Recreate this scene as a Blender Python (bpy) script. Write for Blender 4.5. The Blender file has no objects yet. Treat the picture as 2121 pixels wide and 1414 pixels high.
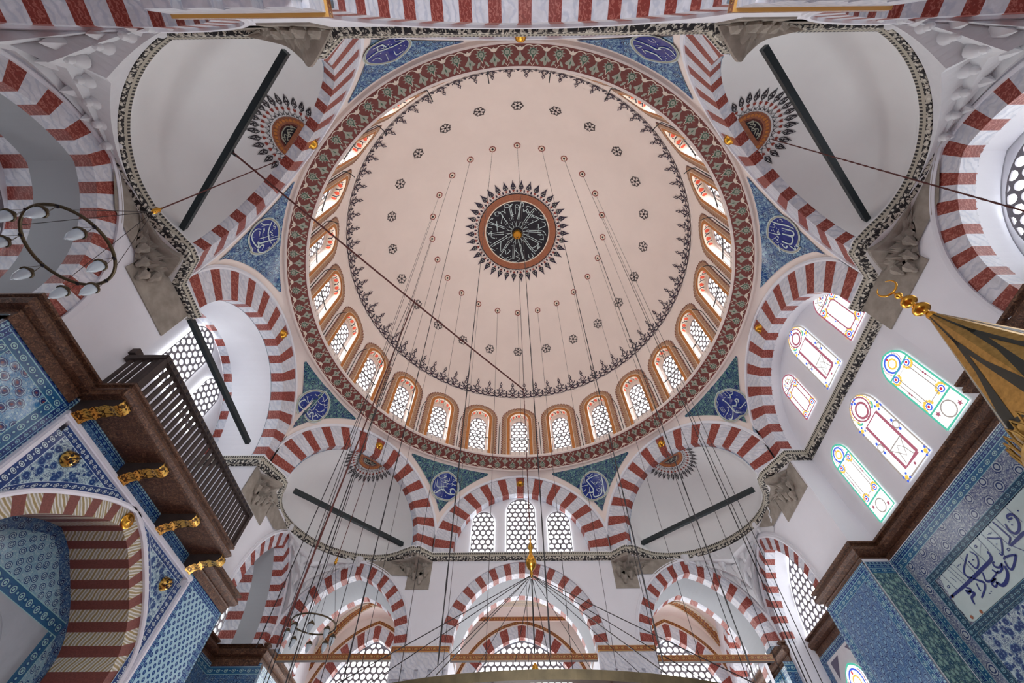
DATA = {"R":{"umar":[-22.5,[0.01,2.12],[[[0.31,-0.06],[0.26,-0.1],[0.26,-0.18],[0.31,-0.23],[0.4,-0.23],[0.49,-0.18]],[[0.5,-0.19],[0.34,-0.25],[0.2,-0.27],[0.06,-0.25],[-0.05,-0.18],[-0.18,-0.2],[-0.27,-0.29],[-0.34,-0.36],[-0.39,-0.34],[-0.38,-0.25]],[[0.21,-0.08],[0.33,-0.01],[0.43,-0.05],[0.48,-0.13]],[[0.26,0.37],[0.35,0.34],[0.45,0.32],[0.49,0.22],[0.39,0.15],[0.28,0.19],[0.29,0.28],[0.38,0.33]],[[0.16,0.53],[0.18,0.23]],[[0.09,0.37],[0.11,0.25],[0.03,0.21],[-0.02,0.32]],[[0.03,0.21],[-0.07,0.19],[-0.1,0.27]],[[-0.07,0.45],[-0.15,0.41],[-0.12,0.36],[-0.05,0.38],[-0.2,0.29],[-0.31,0.29],[-0.39,0.33],[-0.36,0.39]],[[-0.2,0.15],[-0.07,0.12],[0.16,0.13],[0.26,0.18],[0.27,0.07]],[[-0.2,0.15],[-0.28,0.25]],[[-0.2,0.09],[-0.13,-0.17]],[[-0.12,0.08],[-0.05,-0.15]],[[-0.47,0.17],[-0.43,-0.18]],[[-0.4,0.22],[-0.36,-0.05],[-0.25,-0.09],[0.1,-0.02]]]],"bakr":[22.5,[-0.08,2.11],[[[0.42,0.37],[0.4,0.1],[0.36,-0.21],[0.34,-0.47]],[[0.36,0.4],[0.07,0.36],[-0.22,0.32],[-0.23,0.25],[-0.1,-0.02],[-0.06,-0.16],[-0.13,-0.24],[-0.28,-0.2],[-0.39,-0.28],[-0.48,-0.36]],[[-0.04,-0.15],[-0.09,-0.27],[-0.1,-0.42],[0.04,-0.48],[0.18,-0.43],[0.27,-0.28],[0.29,-0.1]],[[0.09,-0.18],[0.09,-0.27],[0.17,-0.29],[0.22,-0.2],[0.12,-0.15]],[[-0.2,0.01],[-0.24,-0.23],[-0.21,-0.42],[-0.24,-0.48]],[[-0.08,0.23],[-0.03,0.15],[0.04,0.05],[0.12,0.03],[0.19,0.11],[0.27,0.08],[0.32,0.16],[0.26,0.19]],[[0.09,0.3],[0.06,0.14]],[[0.01,0.3],[-0.02,0.16]],[[-0.38,0.43],[-0.42,0.21]],[[-0.31,0.43],[-0.34,0.21]],[[-0.52,0.12],[-0.36,0.12],[-0.23,0.11]],[[-0.52,0.05],[-0.54,-0.06],[-0.44,-0.09],[-0.37,-0.01]],[[-0.19,0.44],[-0.09,0.39],[0.02,0.46],[0.09,0.46]]]],"uthman":[-67.5,[0.11,2.24],[[[-0.12,0.55],[-0.11,0.17],[-0.11,-0.14],[-0.13,-0.34],[-0.08,-0.44],[0.02,-0.45],[0.05,-0.32],[0.14,-0.26],[0.22,-0.37],[0.32,-0.41],[0.47,-0.29]],[[-0.15,-0.33],[-0.34,-0.33],[-0.44,-0.28],[-0.46,-0.16],[-0.39,-0.04]],[[0.4,-0.21],[0.28,-0.21],[0.24,-0.33]],[[0.05,-0.42],[0.14,-0.42],[0.12,-0.46],[0.06,-0.46]],[[-0.11,-0.32],[-0.0,-0.24],[0.03,-0.16],[-0.01,-0.04],[-0.03,0.06]],[[-0.3,0.33],[-0.17,0.32],[-0.01,0.4]],[[-0.21,0.11],[0.09,0.17],[0.29,0.29],[0.35,0.4],[0.26,0.39]],[[0.2,0.28],[0.36,0.22],[0.41,0.3],[0.36,0.38]],[[0.27,-0.14],[0.45,-0.1],[0.56,-0.05],[0.43,0.02]],[[0.1,-0.09],[0.26,-0.07],[0.35,0.04],[0.37,0.17]],[[0.0,0.41],[0.15,0.33],[0.15,0.53]],[[-0.46,0.08],[-0.22,-0.03],[-0.25,0.18]],[[-0.49,-0.04],[-0.28,-0.06]]]],"muh":[67.5,[-0.08,2.08],[[[-0.05,0.31],[-0.01,0.08],[-0.03,-0.2],[-0.01,-0.38],[0.08,-0.49],[0.1,-0.47]],[[-0.01,-0.19],[-0.13,-0.31],[-0.29,-0.39],[-0.36,-0.37],[-0.4,-0.29]],[[-0.03,-0.19],[0.2,-0.08],[0.23,0.03],[0.31,0.03],[0.31,-0.06],[0.25,-0.08]],[[0.0,-0.23],[0.24,-0.28],[0.45,-0.25],[0.2,-0.29],[0.07,-0.35],[0.05,-0.43],[0.1,-0.5]],[[0.08,0.62],[0.07,0.36]],[[0.17,0.57],[0.15,0.32]],[[0.25,0.5],[0.26,0.24]],[[-0.38,0.23],[-0.38,-0.04]],[[-0.32,0.2],[-0.34,-0.05]],[[-0.26,0.17],[-0.29,-0.04]],[[-0.09,0.27],[0.1,0.27],[0.2,0.19],[0.24,0.28],[0.33,0.25],[0.4,0.29],[0.34,0.35]],[[-0.25,0.48],[-0.32,0.33],[-0.4,0.31]],[[-0.15,0.0],[-0.1,-0.07],[-0.25,-0.12],[-0.46,-0.14]],[[-0.54,0.12],[-0.56,-0.03],[-0.52,-0.14]]]],"ali":[-112.5,[-0.03,2.31],[[[-0.26,-0.13],[-0.31,-0.28],[-0.27,-0.41],[-0.16,-0.48],[0.02,-0.45],[0.21,-0.34],[0.24,-0.26],[0.11,-0.26],[0.16,-0.18],[0.16,0.04],[0.16,0.28],[0.16,0.55]],[[0.41,-0.02],[0.32,-0.02],[0.24,-0.09],[0.25,-0.19],[0.34,-0.21],[0.49,-0.12],[0.55,0.05],[0.53,0.16]],[[-0.46,0.24],[-0.27,0.18],[-0.07,0.15],[0.14,0.18],[0.27,0.25]],[[0.02,-0.19],[0.02,0.02],[0.01,0.22]],[[0.09,0.23],[0.08,0.56]],[[-0.04,-0.2],[-0.17,-0.17],[-0.21,-0.2]],[[-0.14,-0.04],[-0.2,-0.0],[-0.28,-0.03],[-0.16,-0.06],[0.09,-0.05]],[[-0.4,-0.18],[-0.49,-0.19],[-0.41,-0.07],[-0.39,0.15]],[[-0.36,-0.14],[-0.37,0.15]],[[-0.43,0.3],[-0.38,0.37],[-0.29,0.32],[-0.25,0.41],[-0.16,0.36]],[[-0.14,0.32],[-0.12,0.22],[-0.05,0.31],[-0.01,0.26],[0.04,0.35]],[[0.24,0.31],[0.28,0.38],[0.37,0.33],[0.41,0.42]],[[0.39,0.25],[0.44,0.23],[0.49,0.36]]]],"allah":[112.5,[-0.04,2.13],[[[0.38,0.44],[0.33,0.2],[0.33,-0.16],[0.29,-0.41]],[[0.21,0.05],[0.2,-0.15],[0.2,-0.32],[0.15,-0.39],[0.06,-0.36],[0.04,-0.13],[0.04,0.03]],[[0.04,-0.13],[0.01,-0.34],[-0.07,-0.38],[-0.17,-0.36],[-0.21,-0.25],[-0.2,-0.11],[-0.16,-0.0]],[[-0.19,0.0],[-0.31,-0.13],[-0.4,-0.3],[-0.38,-0.35],[-0.26,-0.33]],[[-0.37,0.11],[-0.29,0.01],[-0.35,-0.06],[-0.45,0.01],[-0.41,0.08],[-0.37,0.11]],[[0.18,0.47],[0.19,0.31],[0.28,0.3],[0.26,0.36]],[[0.14,0.37],[0.04,0.31]],[[-0.01,0.53],[-0.02,0.24],[-0.01,0.13]],[[0.11,0.19],[-0.0,0.09],[0.04,0.2],[0.15,0.15]],[[-0.11,0.25],[-0.19,0.17],[-0.08,0.14],[-0.07,0.23]],[[-0.19,0.57],[-0.26,0.33]],[[-0.23,0.5],[-0.32,0.28],[-0.26,0.16],[-0.34,0.13]],[[0.5,0.09],[0.5,0.0],[0.43,0.01]],[[-0.37,0.24],[-0.6,0.25],[-0.62,0.2]]]],"hasan":[-157.5,[-0.05,2.03],[[[0.55,-0.12],[0.14,-0.18],[-0.17,-0.05],[-0.5,-0.13],[-0.31,-0.28]],[[0.2,-0.43],[-0.01,-0.41],[-0.05,-0.19]],[[0.09,-0.44],[0.16,-0.21]],[[-0.05,-0.43],[0.03,-0.13]],[[0.45,0.06],[0.3,0.07],[0.28,0.27]],[[0.08,0.08],[0.16,0.44]],[[-0.12,0.15],[-0.09,0.39],[-0.29,0.37]]]],"husayn":[157.5,[0.03,2.09],[[[0.57,0.01],[0.21,0.0],[-0.06,-0.06],[-0.06,-0.22],[-0.27,-0.31],[-0.48,-0.21]],[[0.22,0.28],[0.07,0.37]],[[0.15,0.28],[-0.08,0.19],[-0.36,0.3]],[[0.31,-0.29],[0.14,-0.24]],[[0.26,-0.41],[0.12,-0.34]],[[-0.24,-0.09],[-0.49,-0.04]],[[0.43,0.26],[0.28,0.17],[0.33,0.32]]]]},"P":[[0.068,[[2.15,6.44],[1.77,6.42],[1.34,6.41],[1.05,6.41],[0.73,6.41],[0.64,6.45],[0.62,6.54]]],[0.024,[[1.9,6.8],[1.84,6.43]]],[0.024,[[1.68,6.8],[1.61,6.46]]],[0.024,[[1.59,6.8],[1.52,6.45]]],[0.024,[[1.48,6.79],[1.42,6.45]]],[0.024,[[1.2,6.79],[1.2,6.45]]],[0.026,[[0.85,6.79],[0.82,6.42]]],[0.037,[[0.93,6.73],[0.88,6.61],[0.97,6.51],[1.08,6.47],[1.12,6.51],[1.12,6.64]]],[0.026,[[0.57,6.79],[0.58,6.53]]],[0.026,[[0.43,6.79],[0.4,6.26]]],[0.026,[[0.18,6.8],[0.17,6.36]]],[0.037,[[0.05,6.79],[0.03,6.5],[0.04,6.44],[0.16,6.39]]],[0.026,[[-0.05,6.79],[-0.04,6.39]]],[0.024,[[-0.38,6.79],[-0.39,6.48]]],[0.042,[[1.01,6.73],[1.37,6.59],[1.41,6.48],[1.33,6.42]]],[0.037,[[0.4,6.68],[0.28,6.59],[0.2,6.53],[0.29,6.44],[0.43,6.35],[0.45,6.4]]],[0.052,[[-0.31,6.62],[-0.24,6.64],[-0.25,6.68],[-0.32,6.68],[-0.37,6.63],[-0.33,6.51],[-0.2,6.43],[-0.1,6.44],[-0.07,6.53],[-0.11,6.63]]],[0.063,[[-0.33,6.35],[-0.21,6.36],[-0.08,6.36],[0.16,6.36]]],[0.031,[[0.13,6.34],[0.01,6.15]]],[0.045,[[0.48,6.28],[0.42,6.3],[0.23,6.23],[0.26,6.2],[0.43,6.13],[0.52,6.12],[0.53,6.18],[0.49,6.27]]],[0.066,[[0.57,6.22],[0.63,6.12],[0.77,6.05],[0.91,6.04],[0.96,6.1],[0.97,6.14]]],[0.042,[[0.67,6.35],[0.72,6.36],[0.74,6.3],[0.67,6.25],[0.58,6.27],[0.66,6.21],[0.79,6.21],[0.84,6.3]]],[0.047,[[1.05,6.37],[1.13,6.25],[1.06,6.2],[0.93,6.18],[1.07,6.16],[1.06,6.09],[0.95,6.12]]],[0.031,[[0.98,6.21],[0.89,6.21],[0.75,6.23]]],[0.045,[[1.33,6.4],[1.25,6.31],[1.2,6.24],[1.29,6.17],[1.5,6.11]]],[0.031,[[1.35,6.32],[1.4,6.22],[1.38,6.2]]],[0.047,[[1.63,6.38],[1.56,6.31],[1.68,6.29],[1.68,6.36]]],[0.052,[[1.68,6.34],[1.55,6.23],[1.69,6.21],[1.74,6.11]]],[0.016,[[2.0,6.6],[1.95,6.6],[1.95,6.57],[2.0,6.57],[2.0,6.6]]],[0.016,[[0.76,6.73],[0.72,6.73],[0.72,6.7],[0.76,6.7],[0.76,6.73]]],[0.016,[[0.27,6.36],[0.23,6.36],[0.22,6.33],[0.27,6.33],[0.27,6.36]]],[0.013,[[0.34,6.72],[0.32,6.69],[0.29,6.71],[0.27,6.68],[0.23,6.7]]],[0.013,[[1.43,6.72],[1.41,6.7],[1.37,6.71],[1.35,6.69],[1.31,6.7]]],[0.013,[[0.59,6.69],[0.8,6.58]]],[0.013,[[1.77,6.67],[1.73,6.6],[1.72,6.54]]],[0.058,[[1.03,6.61],[0.99,6.59]]],[0.058,[[-0.19,6.62],[-0.21,6.61]]],[0.058,[[-0.18,6.56],[-0.21,6.54]]],[0.058,[[-0.49,6.64],[-0.51,6.62]]],[0.047,[[0.36,6.52],[0.33,6.51]]],[0.047,[[1.29,6.09],[1.26,6.07]]],[0.047,[[1.23,6.09],[1.2,6.08]]]],"M":[[[-0.29,-0.71],[-0.36,-1.14],[-0.44,-1.48],[-0.59,-1.47],[-0.67,-1.37],[-0.44,-1.35],[-0.24,-1.52]],[[-0.21,-0.69],[-0.29,-1.18],[-0.36,-1.45]],[[0.08,-0.67],[0.21,-1.55],[0.33,-1.55]],[[0.02,-0.71],[0.16,-1.48],[0.21,-1.59],[0.33,-1.51],[0.29,-1.36]],[[-0.09,-0.98],[-0.09,-1.44],[0.06,-1.44],[0.1,-1.29],[-0.05,-1.33]],[[0.33,-0.55],[0.6,-0.94],[0.83,-1.24],[0.95,-1.28]],[[0.41,-0.51],[0.68,-0.9],[0.87,-1.17]],[[0.57,-0.43],[1.11,-0.7],[0.84,-0.82],[0.76,-0.94],[0.95,-0.86],[1.35,-0.7],[1.38,-0.85],[1.19,-0.93]],[[0.61,-0.11],[1.29,-0.1],[1.45,0.02],[1.53,0.14]],[[0.61,-0.03],[1.25,-0.01]],[[1.12,-0.46],[1.12,-0.22],[1.32,-0.3],[1.47,-0.38],[1.43,-0.54],[1.27,-0.58]],[[1.09,0.1],[1.33,0.1],[1.38,0.35],[1.18,0.35]],[[0.58,0.18],[0.98,0.39],[1.3,0.55]],[[0.62,0.3],[0.94,0.47],[1.14,0.59]],[[0.34,0.38],[0.66,0.84],[0.91,1.1],[0.99,1.18]],[[0.42,0.34],[0.74,0.8],[0.99,1.01],[1.15,0.76]],[[0.1,0.58],[0.3,1.44]],[[0.18,0.63],[0.34,1.39],[0.47,1.52]],[[-0.22,0.62],[-0.25,1.43]],[[-0.12,0.62],[-0.19,1.43]],[[-0.38,0.5],[-0.88,1.17],[-1.01,1.25]],[[-0.46,0.45],[-0.88,1.04],[-0.87,0.49]],[[-0.5,0.25],[-1.36,0.74]],[[-0.54,0.16],[-1.39,0.65],[-1.4,0.82],[-1.2,0.95]],[[-0.69,-0.04],[-1.53,0.03]],[[-0.7,0.08],[-1.49,0.09],[-1.33,-0.09],[-1.38,0.2],[-1.18,0.28]],[[-0.61,-0.28],[-1.43,-0.61],[-1.34,-0.76],[-1.22,-0.8]],[[-0.65,-0.2],[-1.47,-0.53],[-1.52,-0.33],[-1.32,-0.29]],[[-1.07,-0.64],[-1.05,-0.12]],[[-0.75,-0.91],[-0.84,-0.48]],[[-0.49,-0.48],[-0.72,-0.83],[-0.91,-1.11],[-1.14,-1.07],[-1.1,-0.92],[-0.95,-0.91]],[[-0.99,-0.99],[-0.75,-1.14],[-0.6,-1.03],[-0.67,-1.26]],[[-0.15,0.92],[0.1,1.22],[-0.07,1.3],[0.14,1.43],[-0.11,1.61],[-0.31,1.56]],[[-0.63,0.95],[-0.6,1.17],[-0.39,1.0],[-0.47,0.91]],[[-0.96,1.16],[-0.72,1.38],[-0.48,1.34]],[[-0.72,1.43],[-0.48,1.51],[-0.31,1.39]],[[0.66,0.88],[0.99,0.76],[1.14,0.59],[1.07,0.89],[1.23,0.76]],[[0.59,1.18],[0.67,1.4],[0.87,1.31],[0.75,1.14]],[[-1.61,0.15],[-1.55,0.44],[-1.43,0.49]],[[0.45,-1.09],[0.52,-1.25],[0.6,-1.09],[0.68,-1.01]],[[0.71,-1.32],[0.52,-1.4],[0.45,-1.29]],[[-0.25,-1.06],[-0.29,-0.87]],[[0.33,-1.25],[0.33,-1.1],[0.45,-1.17],[0.53,-1.02]]]}
EXPO = 1.5
import bpy, math, random
from math import sin, cos, pi, sqrt, radians, atan2, acos, hypot
from mathutils import Vector, Matrix
random.seed(7)
SC = bpy.context.scene
COL = SC.collection
# ------------------------------------------------------------------ helpers
def tag(o, label=None, cat=None, group=None, kind=None):
    if label: o['label'] = label
    if cat: o['category'] = cat
    if group: o['group'] = group
    if kind: o['kind'] = kind
    return o
def empty(name, loc=(0, 0, 0), parent=None):
    o = bpy.data.objects.new(name, None); o.location = loc; o.empty_display_size = .1
    COL.objects.link(o)
    if parent: o.parent = parent
    return o
class MB:
    def __init__(s): s.v = []; s.f = []; s.m = []; s.uv = []
    def add(s, vs, fs, mi=0, uv=None):
        n = len(s.v); s.v += [tuple(p) for p in vs]
        s.uv += list(uv) if uv else [(0, 0)] * len(vs)
        for i, f in enumerate(fs):
            s.f.append(tuple(n + k for k in f)); s.m.append(mi if isinstance(mi, int) else mi[i])
        return s
    def box(s, a, b, mi=0, fn=None):
        x0, y0, z0 = a; x1, y1, z1 = b
        vs = [(x0, y0, z0), (x1, y0, z0), (x1, y1, z0), (x0, y1, z0), (x0, y0, z1), (x1, y0, z1), (x1, y1, z1), (x0, y1, z1)]
        if fn: vs = [fn(*p) for p in vs]
        return s.add(vs, [(0, 3, 2, 1), (4, 5, 6, 7), (0, 1, 5, 4), (1, 2, 6, 5), (2, 3, 7, 6), (3, 0, 4, 7)], mi)
    def grid(s, rows, mi=0, uvs=None, closeu=False, closev=False):
        R = len(rows); Cn = len(rows[0]); vs = [p for r in rows for p in r]
        uv = [p for r in uvs for p in r] if uvs else None
        fs = []
        for i in range(R if closev else R - 1):
            for j in range(Cn if closeu else Cn - 1):
                fs.append((i * Cn + j, i * Cn + (j + 1) % Cn, ((i + 1) % R) * Cn + (j + 1) % Cn, ((i + 1) % R) * Cn + j))
        return s.add(vs, fs, mi, uv)
    def tube(s, pts, r, n=8, mi=0, closed=False, caps=True):
        pts = [Vector(p) for p in pts]; N = len(pts); rings = []
        rr = r if isinstance(r, (list, tuple)) else [r] * N
        prev = None
        for i, p in enumerate(pts):
            if closed: d = pts[(i + 1) % N] - pts[i - 1]
            else: d = pts[min(i + 1, N - 1)] - pts[max(i - 1, 0)]
            d.normalize()
            if prev is None:
                a = Vector((0, 0, 1)) if abs(d.z) < .9 else Vector((1, 0, 0))
                a = a - d * a.dot(d)
            else: a = prev - d * prev.dot(d)
            a.normalize(); prev = a; b = d.cross(a)
            rings.append([p + (a * cos(2 * pi * k / n) + b * sin(2 * pi * k / n)) * rr[i] for k in range(n)])
        s.grid(rings, mi, closeu=True, closev=closed)
        if caps and not closed:
            s.add(rings[0], [tuple(range(n))[::-1]], mi); s.add(rings[-1], [tuple(range(n))], mi)
        return s
    def lathe(s, prof, n=24, c=(0, 0, 0), mi=0, a0=0, a1=2 * pi):
        full = abs(a1 - a0 - 2 * pi) < 1e-6
        rows = []
        for r, z in prof:
            rows.append([(c[0] + r * cos(a0 + (a1 - a0) * k / n), c[1] + r * sin(a0 + (a1 - a0) * k / n), c[2] + z) for k in range(n if full else n + 1)])
        return s.grid(rows, mi, closeu=full)
    def build(s, name, mats, parent=None, smooth=False, uv=False, angle=None):
        me = bpy.data.meshes.new(name); me.from_pydata([tuple(p) for p in s.v], [], s.f)
        for m in (mats if isinstance(mats, (list, tuple)) else [mats]): me.materials.append(m)
        me.polygons.foreach_set('material_index', s.m)
        if smooth: me.polygons.foreach_set('use_smooth', [True] * len(s.f))
        if uv:
            L = me.uv_layers.new(name='UVMap'); dat = []
            for l in me.loops: dat += s.uv[l.vertex_index]
            L.data.foreach_set('uv', dat)
        me.update()
        if smooth and angle: me.set_sharp_from_angle(angle=radians(angle))
        o = bpy.data.objects.new(name, me); COL.objects.link(o)
        if parent: o.parent = parent
        return o
def copy_tree(o, parent=None):
    c = o.copy(); COL.objects.link(c)
    if parent: c.parent = parent
    for ch in list(o.children): copy_tree(ch, c)
    return c
def area2(p): return .5 * sum(p[i][0] * p[(i + 1) % len(p)][1] - p[(i + 1) % len(p)][0] * p[i][1] for i in range(len(p)))
def ccw(p): return p if area2(p) > 0 else p[::-1]
def clip(poly, outline):
    out = list(poly); n = len(outline)
    for i in range(n):
        ax, ay = outline[i]; bx, by = outline[(i + 1) % n]
        inp = out; out = []
        if not inp: return []
        def sd(p): return (bx - ax) * (p[1] - ay) - (by - ay) * (p[0] - ax)
        for k in range(len(inp)):
            p = inp[k]; q = inp[(k + 1) % len(inp)]; sp, sq = sd(p), sd(q)
            if sp >= 0: out.append(p)
            if (sp >= 0) != (sq >= 0):
                t = sp / (sp - sq); out.append((p[0] + t * (q[0] - p[0]), p[1] + t * (q[1] - p[1])))
    return out
def rayhit(poly, c, a):
    dx, dy = cos(a), sin(a); best = 0
    for i in range(len(poly)):
        x1, y1 = poly[i]; x2, y2 = poly[(i + 1) % len(poly)]
        ex, ey = x2 - x1, y2 - y1; den = dx * ey - dy * ex
        if abs(den) < 1e-12: continue
        t = ((x1 - c[0]) * ey - (y1 - c[1]) * ex) / den; u = ((x1 - c[0]) * dy - (y1 - c[1]) * dx) / den
        if t > 0 and -1e-6 <= u <= 1 + 1e-6: best = max(best, t)
    return (c[0] + dx * best, c[1] + dy * best)
def plate_hole(outer, inner, steps=1, extra=0):
    c = (sum(p[0] for p in inner) / len(inner), sum(p[1] for p in inner) / len(inner))
    an = sorted({round(atan2(p[1] - c[1], p[0] - c[0]), 5) for p in list(outer) + list(inner)} | {round(-pi + 2 * pi * k / extra, 5) for k in range(extra)})
    rows = [[], ] * 0; I = [rayhit(inner, c, a) for a in an]; O = [rayhit(outer, c, a) for a in an]
    for k in range(steps + 1):
        t = k / steps; rows.append([(i[0] + (o[0] - i[0]) * t, i[1] + (o[1] - i[1]) * t) for i, o in zip(I, O)])
    return rows
def smoothpts(p, n=5, closed=False):
    if len(p) < 3: return p
    out = []; N = len(p); R = range(N) if closed else range(N - 1)
    for i in R:
        g = (lambda k: p[k % N]) if closed else (lambda k: p[max(0, min(N - 1, k))])
        p0, p1, p2, p3 = g(i - 1), g(i), g(i + 1), g(i + 2)
        for j in range(n):
            t = j / n
            out.append(tuple(.5 * (2 * b + (c - a) * t + (2 * a - 5 * b + 4 * c - d) * t * t + (3 * b - a - 3 * c + d) * t ** 3) for a, b, c, d in zip(p0, p1, p2, p3)))
    if not closed: out.append(p[-1])
    return out
def ribbon(mb, pts, w, fn, mi=0, closed=False, sm=0, taper=0):
    """flat painted stroke: 2-D points -> strip of width w laid on a surface by fn(u, v)"""
    if sm: pts = smoothpts(pts, sm, closed)
    N = len(pts); L = []; R = []
    for i in range(N):
        a = pts[(i - 1) % N] if closed or i else pts[0]; b = pts[(i + 1) % N] if closed or i < N - 1 else pts[-1]
        dx, dy = b[0] - a[0], b[1] - a[1]; l = hypot(dx, dy) or 1; t = i / max(1, N - 1)
        ww = w * .5 * (1 - taper * abs(2 * t - 1) ** 2)
        L.append(fn(pts[i][0] - dy / l * ww, pts[i][1] + dx / l * ww)); R.append(fn(pts[i][0] + dy / l * ww, pts[i][1] - dx / l * ww))
    mb.grid([R, L], mi, closeu=closed)
def poly(mb, pts, fn, mi=0):
    c = (sum(p[0] for p in pts) / len(pts), sum(p[1] for p in pts) / len(pts)); n = len(pts); pts = ccw(pts)
    mb.add([fn(*p) for p in pts] + [fn(*c)], [(i, (i + 1) % n, n) for i in range(n)], mi)
def ell(cx, cy, rx, ry, n=12, a0=0): return [(cx + rx * cos(a0 + 2 * pi * k / n), cy + ry * sin(a0 + 2 * pi * k / n)) for k in range(n)]
def disc(mb, cx, cy, rx, fn, mi=0, ry=None, n=12): poly(mb, ell(cx, cy, rx, ry or rx, n), fn, mi)
# ------------------------------------------------------------------ materials
class NT:
    def __init__(s, name):
        s.m = bpy.data.materials.new(name); s.m.use_nodes = True; s.t = s.m.node_tree; s.t.nodes.clear()
        s.out = s.n('ShaderNodeOutputMaterial')
    def n(s, typ, **kw):
        nd = s.t.nodes.new(typ)
        for k, v in kw.items():
            if k in nd.inputs.keys(): nd.inputs[k].default_value = v
            else: setattr(nd, k, v)
        return nd
    def l(s, a, b): s.t.links.new(a, b)
    def math(s, op, a, b=None, c=None):
        nd = s.n('ShaderNodeMath', operation=op)
        for i, v in enumerate((a, b, c)):
            if v is None: continue
            if isinstance(v, (int, float)): nd.inputs[i].default_value = v
            else: s.l(v, nd.inputs[i])
        return nd.outputs[0]
    def mix(s, f, a, b):
        nd = s.n('ShaderNodeMix', data_type='RGBA')
        for i, v in ((0, f), (6, a), (7, b)):
            if isinstance(v, (int, float)): nd.inputs[i].default_value = v
            elif isinstance(v, tuple): nd.inputs[i].default_value = (*v, 1) if len(v) == 3 else v
            else: s.l(v, nd.inputs[i])
        return nd.outputs[2]
    def ramp(s, f, stops, interp='LINEAR'):
        nd = s.n('ShaderNodeValToRGB'); r = nd.color_ramp; r.interpolation = interp
        while len(r.elements) < len(stops): r.elements.new(.5)
        for e, (p, c) in zip(r.elements, stops):
            e.position = p; e.color = (*c, 1) if isinstance(c, tuple) else (c, c, c, 1)
        s.l(f, nd.inputs[0]); return nd.outputs[0]
    def coord(s, kind='Object', scale=(1, 1, 1), rot=(0, 0, 0), loc=(0, 0, 0)):
        tc = s.n('ShaderNodeTexCoord'); mp = s.n('ShaderNodeMapping')
        mp.inputs['Scale'].default_value = scale; mp.inputs['Rotation'].default_value = rot; mp.inputs['Location'].default_value = loc
        s.l(tc.outputs[kind], mp.inputs[0]); return mp.outputs[0]
    def noise(s, v, scale=5, detail=4, rough=.5, dist=0):
        nd = s.n('ShaderNodeTexNoise'); nd.inputs['Scale'].default_value = scale; nd.inputs['Detail'].default_value = detail
        nd.inputs['Roughness'].default_value = rough; nd.inputs['Distortion'].default_value = dist; s.l(v, nd.inputs['Vector']); return nd.outputs[0]
    def vor(s, v, scale=5, rnd=1, feat='F1'):
        nd = s.n('ShaderNodeTexVoronoi', voronoi_dimensions='2D', feature=feat); nd.inputs['Scale'].default_value = scale
        nd.inputs['Randomness'].default_value = rnd; s.l(v, nd.inputs['Vector']); return nd
    def bsdf(s, col, rough=.6, metal=0, spec=.5, bump=None, bstr=.2, bdist=.01):
        b = s.n('ShaderNodeBsdfPrincipled'); b.inputs['Metallic'].default_value = metal
        b.inputs['Specular IOR Level'].default_value = spec
        if isinstance(col, tuple): b.inputs['Base Color'].default_value = (*col, 1)
        else: s.l(col, b.inputs['Base Color'])
        if isinstance(rough, (int, float)): b.inputs['Roughness'].default_value = rough
        else: s.l(rough, b.inputs['Roughness'])
        if bump is not None:
            bp = s.n('ShaderNodeBump'); bp.inputs['Strength'].default_value = bstr; bp.inputs['Distance'].default_value = bdist
            s.l(bump, bp.inputs['Height']); s.l(bp.outputs[0], b.inputs['Normal'])
        s.l(b.outputs[0], s.out.inputs[0]); return s.m
def lin(c):
    f = lambda x: x / 12.92 if x <= .04045 else ((x + .055) / 1.055) ** 2.4
    return tuple(f(v / 255) for v in c)
def m_plain(name, col, rough=.6, metal=0, var=.06, scale=3, spec=.4):
    t = NT(name); v = t.coord(); c = lin(col); n = t.noise(v, scale, 5, .6)
    f = t.ramp(n, [(.3, 0.), (.7, 1.)])
    return t.bsdf(t.mix(f, tuple(x * (1 - var) for x in c), tuple(min(1, x * (1 + var)) for x in c)), rough, metal, spec)
def m_plaster(name, col, var=.03):
    t = NT(name); v = t.coord(); c = lin(col); n = t.noise(v, .8, 6, .6); n2 = t.noise(v, 14, 3, .6)
    f = t.ramp(n, [(.3, 0.), (.7, 1.)])
    return t.bsdf(t.mix(f, tuple(x * (1 - var) for x in c), tuple(min(1, x * (1 + var)) for x in c)), .75, 0, .25, n2, .12, .01)
def m_marble(name, base, vein, rot=(.5, .3, .6), scale=2.2, band=4., width=.1, rough=.35):
    t = NT(name); v = t.coord('Object', (1, 1, 1), rot)
    w = t.n('ShaderNodeTexWave', wave_type='BANDS', bands_direction='X'); t.l(v, w.inputs[0])
    w.inputs['Scale'].default_value = band; w.inputs['Distortion'].default_value = 9; w.inputs['Detail'].default_value = 4; w.inputs['Detail Scale'].default_value = scale
    n = t.noise(v, scale * 2.2, 6, .65, 1.2)
    vein1 = t.ramp(w.outputs[1], [(0, 1.), (width, .6), (width * 3, .0)])
    cl = t.ramp(n, [(.35, 0.), (.7, 1.)])
    b = lin(base); c0 = t.mix(cl, tuple(x * .84 for x in b), tuple(min(1, x * 1.12) for x in b))
    return t.bsdf(t.mix(vein1, c0, lin(vein)), rough, 0, .4)
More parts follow.
